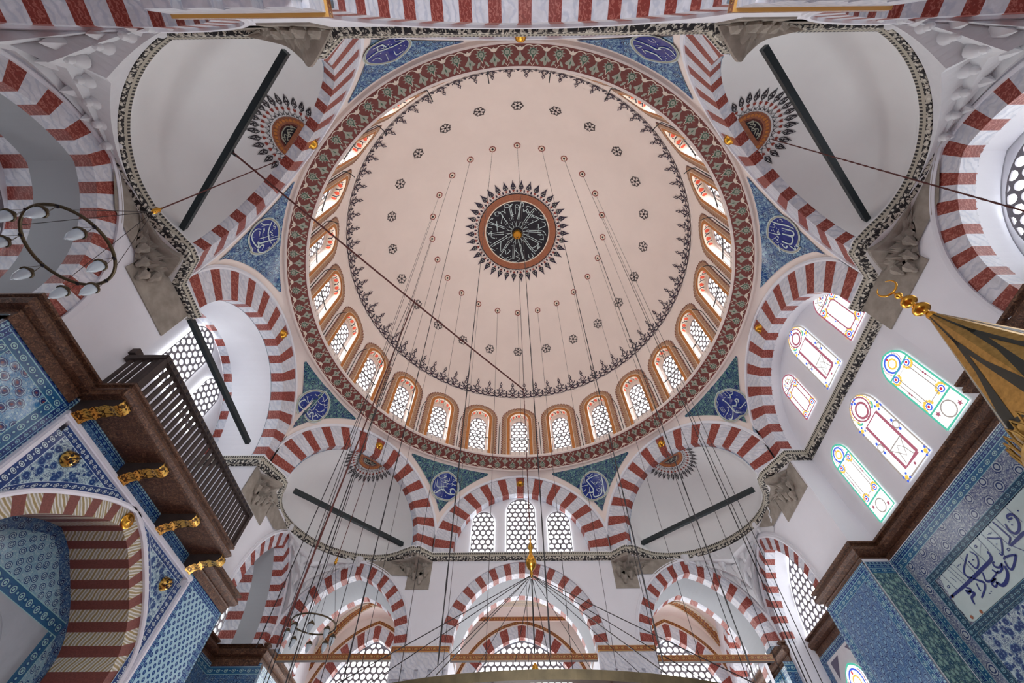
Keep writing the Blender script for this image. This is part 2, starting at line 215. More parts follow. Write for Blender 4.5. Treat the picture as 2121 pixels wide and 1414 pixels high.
def m_tile(name, ground, dark, light, accent=None, scale=5, rnd=.8, rot=.0, aspect=(1, 1), r=(.12, .22, .3, .4), fine=22, joint=.25, fmix=.55, vines=True):
    """glazed tile: flower heads (2-D cells) with rings, fine scrolls between, tile joints; UV in metres"""
    t = NT(name); v = t.coord('UV', (aspect[0], aspect[1], 1), (0, 0, rot))
    n1 = t.n('ShaderNodeTexNoise'); n1.inputs['Scale'].default_value = 3 * scale; t.l(v, n1.inputs['Vector'])
    vm = t.n('ShaderNodeVectorMath', operation='MULTIPLY_ADD'); t.l(n1.outputs[1], vm.inputs[0]); vm.inputs[1].default_value = (.09 / scale * rnd * 3,) * 3; t.l(v, vm.inputs[2])
    vo = t.vor(vm.outputs[0], scale, rnd); d = vo.outputs['Distance']
    G, D, L = lin(ground), lin(dark), lin(light)
    fl = t.ramp(d, [(0, lin(accent) if accent else L), (r[0], D), (r[1], L), (r[2], D), (r[3], G)], 'CONSTANT')
    far = t.ramp(d, [(0, 0.), (r[3], 1.)], 'CONSTANT')
    if vines:
        nn = t.noise(v, fine, 2, .5, 1.5)
        vn = t.ramp(nn, [(0, 0.), (.42, 1.), (.47, 0.), (.53, 1.), (.58, 0.)], 'CONSTANT')
        vo2 = t.vor(v, fine * .8, 1); sp = t.ramp(vo2.outputs['Distance'], [(0, 1.), (.2, 0.)], 'CONSTANT')
        k = t.math('MAXIMUM', t.math('MULTIPLY', vn, fmix), sp)
        fl = t.mix(t.math('MULTIPLY', far, k), fl, L if sum(G) < sum(L) * .8 else D)
    # tone variation and joints
    big = t.noise(v, 1.5, 3, .5); fl = t.mix(t.math('MULTIPLY', big, .25), fl, tuple(x * .6 for x in D))
    uv = t.coord('UV', (1 / joint, 1 / joint, 1)); sx = t.n('ShaderNodeSeparateXYZ'); t.l(uv, sx.inputs[0])
    jx = t.math('LESS_THAN', t.math('FRACT', sx.outputs[0]), .02); jy = t.math('LESS_THAN', t.math('FRACT', sx.outputs[1]), .02)
    j = t.math('MAXIMUM', jx, jy); fl = t.mix(t.math('MULTIPLY', j, .45), fl, lin((150, 170, 185)))
    wav = t.noise(v, 4, 2, .5)
    return t.bsdf(fl, .13, 0, .55, t.math('ADD', wav, t.math('MULTIPLY', j, -.3)), .25, .02)
def m_frieze(name, ground, dark, light, period=.12, rows=1, fringe=None):
    """running border: beads repeated along U, V runs 0..1 across the strip"""
    t = NT(name); uv = t.coord('UV', (1, 1, 1)); s = t.n('ShaderNodeSeparateXYZ'); t.l(uv, s.inputs[0])
    u = t.math('FRACT', t.math('DIVIDE', s.outputs[0], period)); v = s.outputs[1]
    du = t.math('MULTIPLY', t.math('SUBTRACT', u, .5), 1.); dv = t.math('SUBTRACT', v, .5)
    d = t.math('SQRT', t.math('ADD', t.math('MULTIPLY', du, du), t.math('MULTIPLY', dv, dv)))
    u2 = t.math('FRACT', t.math('ADD', u, .5)); du2 = t.math('SUBTRACT', u2, .5)
    d2 = t.math('SQRT', t.math('ADD', t.math('MULTIPLY', du2, du2), t.math('MULTIPLY', dv, dv)))
    G, D, L = lin(ground), lin(dark), lin(light)
    c = t.ramp(d, [(0, L), (.1, D), (.17, L), (.25, D), (.29, G)], 'CONSTANT')
    c2 = t.ramp(d2, [(0, L), (.08, G), (.13, D), (.17, G)], 'CONSTANT')
    c = t.mix(t.math('LESS_THAN', d2, .17), c, c2)
    edge = t.math('GREATER_THAN', t.math('ABSOLUTE', dv), .44); c = t.mix(edge, c, L)
    return t.bsdf(c, .2, 0, .5)
# ------------------------------------------------------------------ palette
M = {}
M['plaster'] = m_plaster('warm white plaster', (231, 219, 211))
M['plaster2'] = m_plaster('cool white plaster', (228, 230, 236))
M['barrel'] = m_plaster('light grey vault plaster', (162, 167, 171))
M['plaster3'] = m_plaster('grey white plaster', (222, 224, 224))
M['red'] = m_marble('red marble', (134, 56, 47), (172, 104, 92), (.9, .2, .4), 3.2, 5., .12)
M['white'] = m_marble('white marble', (214, 217, 224), (190, 196, 208), (.5, .7, .5), 1.6, 2.6, .14)
M['whitep'] = m_plain('plain white marble', (222, 222, 230), .35, 0, .05, 2)
M['darkred'] = m_marble('dark red marble', (96, 50, 44), (120, 76, 68), (.9, .2, .4), 2.6, 2.2, .03)
M['stone'] = m_plain('grey corbel stone', (150, 143, 133), .85, 0, .22, 3.5, .2)
M['stonew'] = m_plain('white stucco', (214, 217, 220), .8, 0, .04, 4, .2)
M['black'] = m_plain('black paint', (28, 24, 34), .7)
M['navy'] = m_plain('dark violet paint', (42, 34, 56), .7)
M['brick'] = m_plain('brick red paint', (140, 58, 46), .7)
M['ringred'] = m_plain('dark red ring paint', (116, 60, 54), .7, 0, .12, 6)
M['sage'] = m_plain('sage paint', (160, 162, 146), .7, 0, .1, 9)
M['cream'] = m_plain('cream paint', (226, 214, 196), .7)
M['green'] = m_plain('dark green paint', (70, 98, 80), .7)
M['ochre'] = m_plain('ochre paint', (186, 118, 58), .6, 0, .15, 12)
M['brown'] = m_plain('brown ring paint', (150, 94, 68), .7, 0, .25, 25)
M['tan'] = m_plain('tan lace paint', (176, 140, 112), .7, 0, .25, 30)
M['coral'] = m_plain('coral paint', (226, 92, 66), .7)
M['midblue'] = m_plain('blue paint', (40, 58, 120), .5)
M['royal'] = m_plain('cobalt glaze', (18, 44, 128), .15, 0, .12, 4, .5)
M['script'] = m_plain('pale script glaze', (196, 214, 214), .3)
M['gold'] = m_plain('polished gold', (214, 158, 62), .25, 1, .1, 20)
M['gilt'] = m_plain('gilded wood', (180, 146, 84), .38, 1, .25, 14)
M['gildpaint'] = m_plain('gold paint', (196, 152, 84), .5, .35, .15, 16)
M['iron'] = m_plain('dark green iron', (30, 42, 46), .5, 0, .1)
M['wire'] = m_plain('black wire', (34, 30, 32), .5)
M['rope'] = m_plain('red brown rope', (88, 46, 42), .8)
M['brass'] = m_plain('aged brass', (84, 74, 54), .45, .6, .3, 8)
M['wood'] = m_plain('dark balcony wood', (58, 47, 44), .65, 0, .2, 6)
M['backlit_grille'] = m_plain('backlit grille grey', (136, 134, 140), .8)  # plaster tracery coloured darker to look backlit against the panes
M['zig'] = None
def m_carved():
    t = NT('carved brown cornice'); v = t.coord('Object', (1, 1, 1)); n = t.noise(v, 16, 5, .7, 1.5)
    c = t.ramp(n, [(.35, lin((44, 28, 22))), (.52, lin((92, 60, 42))), (.66, lin((140, 104, 76)))])
    return t.bsdf(c, .5, 0, .4, n, .6, .03)
M['carved'] = m_carved()
def m_zig():
    t = NT('white and gold zigzag marble'); v = t.coord('UV', (1, 1, 1), (0, 0, .5))
    w = t.n('ShaderNodeTexWave', wave_type='BANDS'); t.l(v, w.inputs[0]); w.inputs['Scale'].default_value = 2.4; w.inputs['Distortion'].default_value = 2.5; w.inputs['Detail'].default_value = 3
    c = t.ramp(w.outputs[1], [(0, lin((150, 132, 88))), (.22, lin((176, 162, 120))), (.34, lin((226, 222, 214))), (.7, lin((206, 206, 204))), (1, lin((158, 150, 120)))])
    return t.bsdf(c, .4)
M['zig'] = m_zig()
M['porph'] = m_plain('speckled brown red marble', (124, 72, 64), .4, 0, .25, 40)
# iznik tiles
M['t_pend'] = m_tile('blue scroll tile', (38, 76, 132), (18, 36, 92), (140, 180, 200), None, 3.0, .9, .3, (1, 1), (.1, .17, .22, .27), 6, .3, .9)
M['t_pendg'] = m_tile('green scroll tile', (28, 50, 104), (18, 32, 84), (112, 160, 146), None, 3.0, .9, .3, (1, 1), (.1, .17, .22, .27), 6.5, .3, .9)
M['t_rich'] = m_tile('rich blue flower tile', (58, 126, 178), (26, 42, 104), (166, 204, 216), (120, 60, 70), 4.2, .75, .4, (1, 1.2), (.1, .24, .3, .36), 13, .26, .75)
M['t_blue'] = m_tile('deep blue tile', (44, 88, 142), (22, 40, 92), (130, 170, 196), None, 5, .5, .2, (1, 1), (.1, .2, .26, .32), 16, .28, .6)
M['t_white'] = m_tile('white ground flower tile', (188, 216, 220), (34, 66, 122), (120, 160, 186), None, 5.2, .9, .2, (1, 1), (.06, .3, .34, .37), 9, .4, .8)
M['t_lace'] = m_tile('pale lace tile', (126, 172, 196), (34, 70, 120), (172, 206, 216), None, 5.5, .25, .785, (1, 1), (.12, .2, .28, .36), 18, .3, .9)
M['t_latt'] = m_tile('oval lattice tile', (170, 208, 220), (30, 62, 118), (96, 140, 180), None, 7.2, .0, .785, (1, 1), (.12, .3, .33, .34), 26, .4, .0, vines=False)
M['t_arch'] = m_tile('blue arcade tile', (48, 82, 134), (28, 48, 98), (116, 158, 190), None, 4.6, .35, .6, (1.2, 1), (.2, .3, .36, .4), 20, .27, .75)
M['t_leaf'] = m_tile('green leaf tile', (30, 72, 104), (14, 36, 66), (150, 190, 180), None, 5.5, .6, .5, (1.6, 1), (.26, .3, .34, .38), 16, .3, .6)
M['t_palm'] = m_tile('palmette tile', (84, 98, 136), (34, 56, 106), (178, 192, 200), None, 2.9, .35, .785, (1, 1), (.13, .2, .27, .31), 16, .3, .95)
M['f_blue'] = m_frieze('blue bead frieze', (26, 60, 124), (16, 34, 84), (130, 184, 208), .15)
M['f_teal'] = m_frieze('teal bead frieze', (44, 98, 138), (30, 60, 120), (150, 196, 196), .24)
M['f_dark'] = m_frieze('dark teal frieze', (22, 66, 96), (12, 34, 64), (110, 156, 170), .17)
M['f_fringe'] = m_frieze('white fringe frieze', (30, 58, 112), (120, 170, 190), (170, 208, 214), .09)
M['f_white'] = m_frieze('blue leaf frieze', (34, 64, 122), (20, 40, 90), (196, 216, 222), .14)
M['f_gold'] = m_frieze('red and gold band', (122, 62, 34), (80, 36, 22), (206, 150, 70), .12)
M['f_bw'] = None
def m_bw():
    t = NT('black and white cornice paint'); uv = t.coord('UV', (1, 1, 1)); s = t.n('ShaderNodeSeparateXYZ'); t.l(uv, s.inputs[0]); v = s.outputs[1]
    m = t.n('ShaderNodeCombineXYZ'); t.l(t.math('MULTIPLY', s.outputs[0], 8.), m.inputs[0]); t.l(t.math('MULTIPLY', v, 2.6), m.inputs[1])
    n = t.noise(m.outputs[0], 1.3, 3, .6, 1.2); vo = t.vor(m.outputs[0], 1.0, .35)
    blk = t.math('GREATER_THAN', n, .47); rose = t.math('LESS_THAN', vo.outputs['Distance'], .2)
    lo = t.math('LESS_THAN', v, .62)
    c = t.mix(blk, lin((188, 184, 170)), lin((22, 22, 26))); c = t.mix(rose, c, lin((206, 204, 192)))
    dots = t.math('MULTIPLY', t.math('GREATER_THAN', t.math('FRACT', t.math('MULTIPLY', s.outputs[0], 14)), .45), t.math('GREATER_THAN', v, .8))
    top = t.mix(dots, lin((176, 172, 156)), lin((40, 40, 42)))
    return t.bsdf(t.mix(lo, top, c), .6)
M['f_bw'] = m_bw()
def m_emit(name, col, st, pattern=False):
    t = NT(name); e = t.n('ShaderNodeEmission'); e.inputs['Strength'].default_value = st
    if pattern:
        v = t.coord('UV'); vo = t.vor(v, 6.5, .25); c = t.ramp(vo.outputs['Distance'], [(0, (1., 1., 1.)), (.36, (1., 1., 1.)), (.42, (.82, .85, .88)), (1, (.8, .83, .87))])
        t.l(c, e.inputs[0])
    else: e.inputs[0].default_value = (*col, 1)
    t.l(e.outputs[0], t.out.inputs[0]); return t.m
DAY = 2.6
M['day'] = m_emit('daylit bottle glass', (.97, .98, 1), DAY)
M['day2'] = m_emit('daylit warm glass', (1, .98, .97), DAY)
M['daydrum'] = m_emit('daylit drum glass', (1, .98, .96), 6)
M['dim'] = m_emit('dim daylit glass', (.96, .97, 1), .8)
M['frost'] = m_emit('daylit frosted glass', (.96, .97, 1), .62, True)
M['dayfill'] = m_emit('fill light window glass', (.96, .98, 1), 9)  # strong glow for the unseen windows added as fill light
for k, c in dict(g_red=(.55, .03, .05), g_green=(.08, .42, .3), g_blue=(.06, .12, .6), g_gold=(.85, .48, .08), g_wine=(.32, .1, .14), g_lead=(.3, .26, .24)).items():
    M[k] = m_emit('stained glass ' + k[2:], c, .5)
def m_glass():
    t = NT('white lamp glass'); return t.bsdf(lin((186, 200, 208)), .2, 0, .6)
M['lamp'] = m_glass()
# ------------------------------------------------------------------ dimensions
ZC, ZB, SP = 11.2, 8.08, 11.3
RZ, RR, LZ, LR = 15.05, 7.95, 15.38, 7.5
def A_of(a): return 8.05 if a in (135, 180, 225) else 8.28
def vert_s(a):
    A = A_of(a); k = cos(pi / 4)
    return -(A_of((a - 45) % 360) - A * k) / k, (A_of((a + 45) % 360) - A * k) / k
def fr(ox, oy, tx, ty, nx, ny): return lambda s, d, z: (ox + tx * s + nx * d, oy + ty * s + ny * d, z)
def octf(a):
    r = radians(a); return fr(sin(r) * A_of(a), cos(r) * A_of(a), cos(r), -sin(r), sin(r), cos(r))
FW = fr(0, 8.33, 1, 0, 0, 1); BW = fr(0, -8.05, 1, 0, 0, -1); LW = fr(-8.3, 0, 0, 1, -1, 0); RW = fr(8.35, 0, 0, 1, 1, 0)
def crv(cx, w, h, z0):
    h = max(h, w + 1e-3); R = (w * w + h * h) / (2 * w); c = R - w
    def f(t, o=0):
        sg = 1 if t >= 0 else -1; ph = acos(min(1, c / (R + o))) * (1 - abs(t))
        return (cx + sg * (-c + (R + o) * cos(ph)), z0 + (R + o) * sin(ph))
    f.w = w; f.cx = cx; f.z0 = z0
    def zz(s, o=0):
        x = abs(s - cx) + c; return z0 + sqrt(max(0, (R + o) ** 2 - x * x)) if x < R + o else z0
    f.z = zz; return f
def arch_ring(name, F, c, th, depth, K, label, cat='arch', group=None, d0=0, clampw=None, mats=None, red=.44, moulding=True, boss=False, face=True, parent=None, back=False):
    """alternating voussoirs: red key at the crown, chevrons folding from face to soffit"""
    mb = MB(); p = 1 / (K + .5); segs = []
    t = -1.; ks = sorted(set([-1, 1] + [x for k in range(-K, K + 1) for x in (k * p - p * red / 2, k * p + p * red / 2)]))
    cl = (lambda q: (max(clampw[0], min(clampw[1], q[0])), q[1])) if clampw else (lambda q: q)
    for a, b in zip(ks, ks[1:]):
        mid = (a + b) / 2; isred = abs(mid / p - round(mid / p)) < red / 2; mi = 0 if isred else 1
        T = [a + (b - a) * i / 3 for i in range(4)]
        if face: mb.grid([[F(*_sd(cl(c(t)), d0)) for t in T], [F(*_sd(cl(c(t, th)), d0)) for t in T]], mi, [[(i * .3, 0) for i in range(4)], [(i * .3, .6) for i in range(4)]])
        mb.grid([[F(*_sd(c(t), d0)) for t in T], [F(*_sd(c(t), d0 + depth)) for t in T]], mi, [[(i * .3, 0) for i in range(4)], [(i * .3, depth) for i in range(4)]])
        if back: mb.grid([[F(*_sd(c(t), d0 + depth)) for t in T], [F(*_sd(c(t, th), d0 + depth)) for t in T]], mi)
    o = mb.build(name, mats or [M['red'], M['white']], parent, uv=True)
    if label: tag(o, label, cat, group)
    if moulding:
        m = MB(); T = [-1 + 2 * i / 64 for i in range(65)]
        m.grid([[F(*_sd(cl(c(t, th + a)), d0 + d)) for t in T] for a, d in ((0, .01), (0, -.045), (.05, -.06), (.07, -.025), (.12, -.035), (.13, .01))])
        m.build('moulding', M['plaster2'], o, smooth=False)
    if boss:
        z = c(0, th * .62)[1]; b = MB()
        prof = [(0, -.13), (.06, -.125), (.12, -.08), (.14, -.02), (.17, 0), (.18, .01)]
        n = 20; rows = [[F(c.cx + r * cos(2 * pi * k / n), d0 + d, z + r * sin(2 * pi * k / n)) for k in range(n)] for r, d in prof]
        b.grid(rows, closeu=True); b.build('gold_boss', M['gold'], o, smooth=True)
    return o
def _sd(q, d): return (q[0], d, q[1])
def wall_strip(mb, F, s0, s1, low, top, d=0, n=None, mi=0):
    n = n or max(2, int((s1 - s0) / .08)); S = [s0 + (s1 - s0) * i / n for i in range(n + 1)]
    tp = top if callable(top) else (lambda s: top)
    mb.grid([[F(s, d, low(s)) for s in S], [F(s, d, max(low(s), tp(s))) for s in S]], mi)
def sweep(mb, path, prof, closed=False, mi=0, side=1, uv0=0):
    """profile [(offset, z)] carried along a plan path with mitred corners"""
    n = len(path); nor = []
    for i in range(n):
        a = path[(i - 1) % n] if closed or i else None; b = path[(i + 1) % n] if closed or i < n - 1 else None; p = path[i]
        ds = []
        if a: l = hypot(p[0] - a[0], p[1] - a[1]); ds.append(((p[0] - a[0]) / l, (p[1] - a[1]) / l))
        if b: l = hypot(b[0] - p[0], b[1] - p[1]); ds.append(((b[0] - p[0]) / l, (b[1] - p[1]) / l))
        ns = [(-d[1] * side, d[0] * side) for d in ds]
        if len(ns) == 1: nor.append(ns[0])
        else:
            mx, my = ns[0][0] + ns[1][0], ns[0][1] + ns[1][1]; k = 2 / max(.3, mx * mx + my * my); nor.append((mx * k, my * k))
    L = [uv0]
    for i in range(1, n): L.append(L[-1] + hypot(path[i][0] - path[i - 1][0], path[i][1] - path[i - 1][1]))
    rows = []; uvs = []
    for j, (o, z) in enumerate(prof):
        rows.append([(p[0] + q[0] * o, p[1] + q[1] * o, z) for p, q in zip(path, nor)]); uvs.append([(l, j / (len(prof) - 1)) for l in L])
    mb.grid(rows, mi, uvs, closeu=closed)
def tracery(F, cx, w, z0, z1, h, pitch, name, parent, d=0, t=.03, hole=.40, mat=None, warp=None):
    """pierced plaster grille of staggered round holes, clipped to an arched outline; pane behind"""
    c = crv(cx, w, h, z1)
    out = [(cx + w, z0)] + [c(1 - i / 10) for i in range(21)] + [(cx - w, z0)]
    out = ccw([q for i, q in enumerate(out) if i == 0 or hypot(q[0] - out[i - 1][0], q[1] - out[i - 1][1]) > 1e-4])
    inn = ccw([(cx + (x - cx) * (1 - .03 / w), z0 + .02 + (z - z0) * (1 - .05 / (z1 - z0 + h))) for x, z in out])
    mb = MB(); ry = pitch * .5 * .866 * 2
    nx = int(w / pitch) + 2; nz = int((z1 - z0 + h) / ry) + 2
    G = warp or F
    for j in range(-1, nz + 1):
        for i in range(-nx, nx + 1):
            px = cx + (i + (.5 if j % 2 else 0)) * pitch; pz = z0 + .1 + j * ry; R = pitch / sqrt(3)
            hexp = clip([(px + R * sin(pi / 3 * k), pz - R * cos(pi / 3 * k)) for k in range(6)], out)
            if len(hexp) < 3 or abs(area2(hexp)) < 1e-4: continue
            hp = clip([(px + pitch * hole * cos(pi / 6 * k), pz + pitch * hole * sin(pi / 6 * k)) for k in range(12)], inn)
            if len(hp) < 3 or abs(area2(hp)) < .0025:
                mb.add([G(x, d, z) for x, z in hexp], [tuple(range(len(hexp)))]); continue
            I, O = plate_hole(ccw(hexp), ccw(hp))
            mb.grid([[G(x, d + t, z) for x, z in I], [G(x, d, z) for x, z in I], [G(x, d, z) for x, z in O]], closeu=True)
    g = mb.build('tracery', mat or M['backlit_grille'], parent)
    p = MB(); cc = (cx, (z0 + z1) / 2); p.add([G(x, d + t, z) for x, z in out] + [G(cc[0], d + t, cc[1])], [(i, (i + 1) % len(out), len(out)) for i in range(len(out))], uv=[(x, z) for x, z in out] + [cc])
    return g, p, out
WN = [0]
def window(label, loc=(0, 0, 0), group=None):
    WN[0] += 1; o = empty('window_%d' % WN[0], loc); return tag(o, label, 'window', group, 'structure')
def rebase(o, base=None):
    objs = []
    def rec(x):
        objs.append(x)
        for c in x.children: rec(c)
    rec(o)
    ms = [x for x in objs if x.type == 'MESH']
    if base is None:
        lo = [1e9] * 3; hi = [-1e9] * 3
        for m in ms:
            for v in m.data.vertices:
                for k in range(3): lo[k] = min(lo[k], v.co[k]); hi[k] = max(hi[k], v.co[k])
        base = ((lo[0] + hi[0]) / 2, (lo[1] + hi[1]) / 2, lo[2])
    T = Matrix.Translation(-Vector(base)); seen = set()
    for m in ms:
        if m.data.name not in seen: seen.add(m.data.name); m.data.transform(T)
    o.location = base
# ================================================================== DOME
PROF = [(7.42, 15.36), (7.42, 17.), (7.42, 18.9), (7.42, 19.3), (7.38, 19.34), (7.37, 19.5), (7.25, 20.0), (7.02, 20.5), (6.6, 21.15), (6.06, 21.8), (5.3, 22.5), (4.36, 23.22), (3.4, 23.62), (2.68, 23.82), (2.0, 23.95), (1, 24.07), (0.02, 24.12)]
def dome_z(r):
    P = PROF[4:]
    for (r1, z1), (r2, z2) in zip(P, P[1:]):
        if r2 <= r <= r1: return z1 + (z2 - z1) * (r1 - r) / (r1 - r2)
    return P[-1][1] if r < P[-1][0] else P[0][1]
def az(r, a, z): return (r * sin(a), r * cos(a), z)
WW, WZ0, WZ1, WH = .46, 15.62, 17.68, .5
mb = MB(); SEC = pi / 12
wc = crv(0, WW, WH, WZ1)
whole = ccw([(WW, WZ0)] + [wc(1 - i / 8) for i in range(17)] + [(-WW, WZ0)])
rect = ccw([(-7.42 * SEC / 2, 15.36), (7.42 * SEC / 2, 15.36), (7.42 * SEC / 2, 19.3), (-7.42 * SEC / 2, 19.3)])
rows = plate_hole(rect, whole, 5, 40)
for k in range(24):
    a = k * SEC
    mb.grid([[az(7.42, a + x / 7.42, z) for x, z in r] for r in rows], closeu=True)
    mb.grid([[az(7.42, a + x / 7.42, z) for x, z in whole], [az(7.86, a + x / 7.42, z) for x, z in whole]], closeu=True)
n = 144
fine = [PROF[3], PROF[4]] + smoothpts(PROF[5:], 3)
mb.grid([[az(r, 2 * pi * k / n, z) for k in range(n)] for r, z in fine], closeu=True)
dome = mb.build('ceiling', M['plaster'], smooth=True, angle=35)
tag(dome, 'high white dome with painted rosettes and a dark calligraphy medallion at its crown', 'ceiling', kind='structure')
# painted crown border: 72 tall and 72 small cresting motifs
mb = MB()
def crest(a0):
    def f(u, v):
        # v climbs the dome from its springing
        z = 19.36 + v * .93; r = 7.37 - max(0, v) ** 2 * .30
        return az(r - .012, a0 + u / 7.37, z)
    return f
for k in range(72):
    f = crest(k * 2 * pi / 72 + pi / 72)
    W = .055
    ribbon(mb, [(-.3, .05), (-.2, .0), (0, -.02), (.2, 0), (.3, .05)], .035, f, 0)
    ribbon(mb, [(-.30, .10), (-.22, .05), (-.1, .08), (-.06, .2), (-.13, .27), (-.17, .22)], W, f, 0, sm=3)
    ribbon(mb, [(.30, .10), (.22, .05), (.1, .08), (.06, .2), (.13, .27), (.17, .22)], W, f, 0, sm=3)
    disc(mb, 0, .17, .05, f, 1)
    for s in (-1, 1):
        ribbon(mb, [(0, .3), (s * .09, .42), (s * .17, .46), (s * .2, .55)], .05, f, 0); ribbon(mb, [(s * .08, .44), (s * .12, .56)], .045, f, 0)
        ribbon(mb, [(s * .02, .5), (s * .075, .6), (s * .02, .7)], .04, f, 0); ribbon(mb, [(s * .05, .3), (s * .14, .36)], .04, f, 0)
        ribbon(mb, [(s * .01, .78), (s * .06, .84), (s * .01, .92)], .035, f, 0); ribbon(mb, [(s * .01, .78), (s * .07, .77)], .03, f, 0)
    ribbon(mb, [(0, .06), (0, .34)], .05, f, 0); ribbon(mb, [(0, .68), (0, .8)], .04, f, 0); poly(mb, [(0, 1.0), (.035, .93), (-.035, .93)], f, 0)
    f = crest(k * 2 * pi / 72)
    ribbon(mb, [(0, .05), (0, .42)], .045, f, 0)
    for s in (-1, 1):
        ribbon(mb, [(0, .14), (s * .09, .24), (s * .13, .32)], .04, f, 0); ribbon(mb, [(0, .26), (s * .07, .36)], .04, f, 0)
    poly(mb, [(0, .5), (.05, .4), (-.05, .4)], f, 0); disc(mb, 0, .1, .045, f, 1, n=8)
mb.build('painted_cresting', [M['navy'], M['brick']], dome)
# 24 star rosettes, 24 red eyelets on the rings the chains hang from
mb = MB()
def tang(r0, a0):
    z0 = dome_z(r0); dz = (dome_z(r0 - .2) - dome_z(r0 + .2)) / .4; l = sqrt(1 + dz * dz)
    return lambda u, v: az(r0 - v / l - .004, a0 + u / r0, z0 + v * dz / l - .02)
for k in range(24):
    f = tang(6.06, k * SEC); rot = k * .4
    for j in range(6):
        b = pi / 3 * j
        pts = [(.1 * cos(b - .5), .1 * sin(b - .5)), (.2 * cos(b - .33), .2 * sin(b - .33)), (.265 * cos(b), .265 * sin(b)), (.2 * cos(b + .33), .2 * sin(b + .33)), (.1 * cos(b + .5), .1 * sin(b + .5))]
        ribbon(mb, pts, .025, f, 0)
        ribbon(mb, [(.16 * cos(b + pi / 6), .16 * sin(b + pi / 6)), (.24 * cos(b + pi / 6), .24 * sin(b + pi / 6))], .022, f, 0)
    ribbon(mb, ell(0, 0, .22, .22, 12), .018, f, 0, closed=True)
    poly(mb, [((.09 if j % 2 else .045) * cos(pi / 5 * j), (.09 if j % 2 else .045) * sin(pi / 5 * j)) for j in range(10)], f, 0)
mb.build('painted_star_rosettes', M['black'], dome)
mb = MB()
for k in range(24):
    f = tang(4.36, k * SEC); g = lambda u, v, f=f: tuple(c - (.006 if i == 2 else 0) for i, c in enumerate(f(u, v))); h = lambda u, v, f=f: tuple(c - (.012 if i == 2 else 0) for i, c in enumerate(f(u, v)))
    poly(mb, [((.17 if j % 2 else .145) * cos(pi / 12 * j), (.17 if j % 2 else .145) * sin(pi / 12 * j)) for j in range(24)], f, 0)
    disc(mb, 0, 0, .115, g, 1, n=14); disc(mb, 0, 0, .05, h, 2, n=10)
mb.build('painted_eyelets', [M['brick'], M['cream'], M['black']], dome)
# crown medallion
mb = MB(); zt = lambda r, o=0: dome_z(max(.1, r)) - .02 - o
def flat(r, a, o=0): return (r * cos(a), r * sin(a), zt(r, o))
mf = lambda u, v, o=.02: (u, v, zt(hypot(u, v), o))
N = 72
mb.grid([[flat(r, 2 * pi * k / N) for k in range(N)] for r in (.02, .5, 1.0, 1.64)], 0, closeu=True)
mb.grid([[flat(r, 2 * pi * k / N, .004) for k in range(N)] for r in (1.64, 1.7)], 2, closeu=True)
mb.grid([[flat(r, 2 * pi * k / N, .008) for k in range(N)] for r in (1.69, 2.02)], 1, closeu=True)
mb.grid([[flat(r, 2 * pi * k / N, .01) for k in range(N)] for r in (2.01, 2.05)], 0, closeu=True)
medal = mb.build('calligraphy_medallion', [M['black'], M['brown'], M['cream']], dome, smooth=True)
mb = MB()
for s in DATA['M']: ribbon(mb, s, .03, mf, 0, sm=3)
for k in range(16):
    b = 2 * pi * k / 16 + .05
    for q in (-.05, .05): ribbon(mb, [(.62 * cos(b) - q * sin(b), .62 * sin(b) + q * cos(b)), (.5 * cos(b + q * 3), .5 * sin(b + q * 3)), (.36 * cos(b + q * 5), .36 * sin(b + q * 5)), (.3 * cos(b), .3 * sin(b))], .02, mf, 0, sm=2)
random.seed(3)
for k in range(60):
    b = random.random() * 6.28; r = .7 + random.random() * .85; disc(mb, r * cos(b), r * sin(b), .02, mf, 0, n=6)
mb.build('lettering', M['script'], medal)
mb = MB()
for k in range(38):
    b = 2 * pi * k / 38
    def f(u, v, b=b, o=0): x = v * cos(b) - u * sin(b); y = v * sin(b) + u * cos(b); return (x, y, zt(v, .004 + o))
    g = lambda u, v, f=f: f(u, v, o=.012)
    poly(mb, [(0, 2.74), (.04, 2.58), (.12, 2.42), (.13, 2.33), (.07, 2.27), (0, 2.25), (-.07, 2.27), (-.13, 2.33), (-.12, 2.42), (-.04, 2.58)], f, 0)
    disc(mb, .055, 2.35, .032, g, 2, n=8); disc(mb, -.055, 2.35, .032, g, 2, n=8); poly(mb, [(0, 2.52), (.03, 2.43), (-.03, 2.43)], g, 2)
    poly(mb, [(0, 2.13), (.06, 2.2), (.05, 2.25), (0, 2.23), (-.05, 2.25), (-.06, 2.2)], f, 1)
    ribbon(mb, [(-.12, 2.04), (0, 2.13), (.12, 2.04)], .018, f, 0)
    b = 2 * pi * (k + .5) / 38
    def f(u, v, b=b): x = v * cos(b) - u * sin(b); y = v * sin(b) + u * cos(b); return (x, y, zt(v, .004))
    poly(mb, [(0, 2.27), (.045, 2.18), (.03, 2.1), (-.03, 2.1), (-.045, 2.18)], f, 0)
mb.build('painted_rays', [M['navy'], M['brick'], M['sage']], medal)
ball = MB(); ball.lathe([(.02, .42), (.03, .28), (.1, .26), (.22, .16), (.27, 0), (.22, -.16), (.12, -.25), (.05, -.29), (.03, -.36), (.001, -.37)], 24, (0, 0, 23.72))
o = ball.build('dome_boss', M['gold'], smooth=True); tag(o, 'polished gold ball hanging at the centre of the dome medallion', 'boss'); rebase(o)
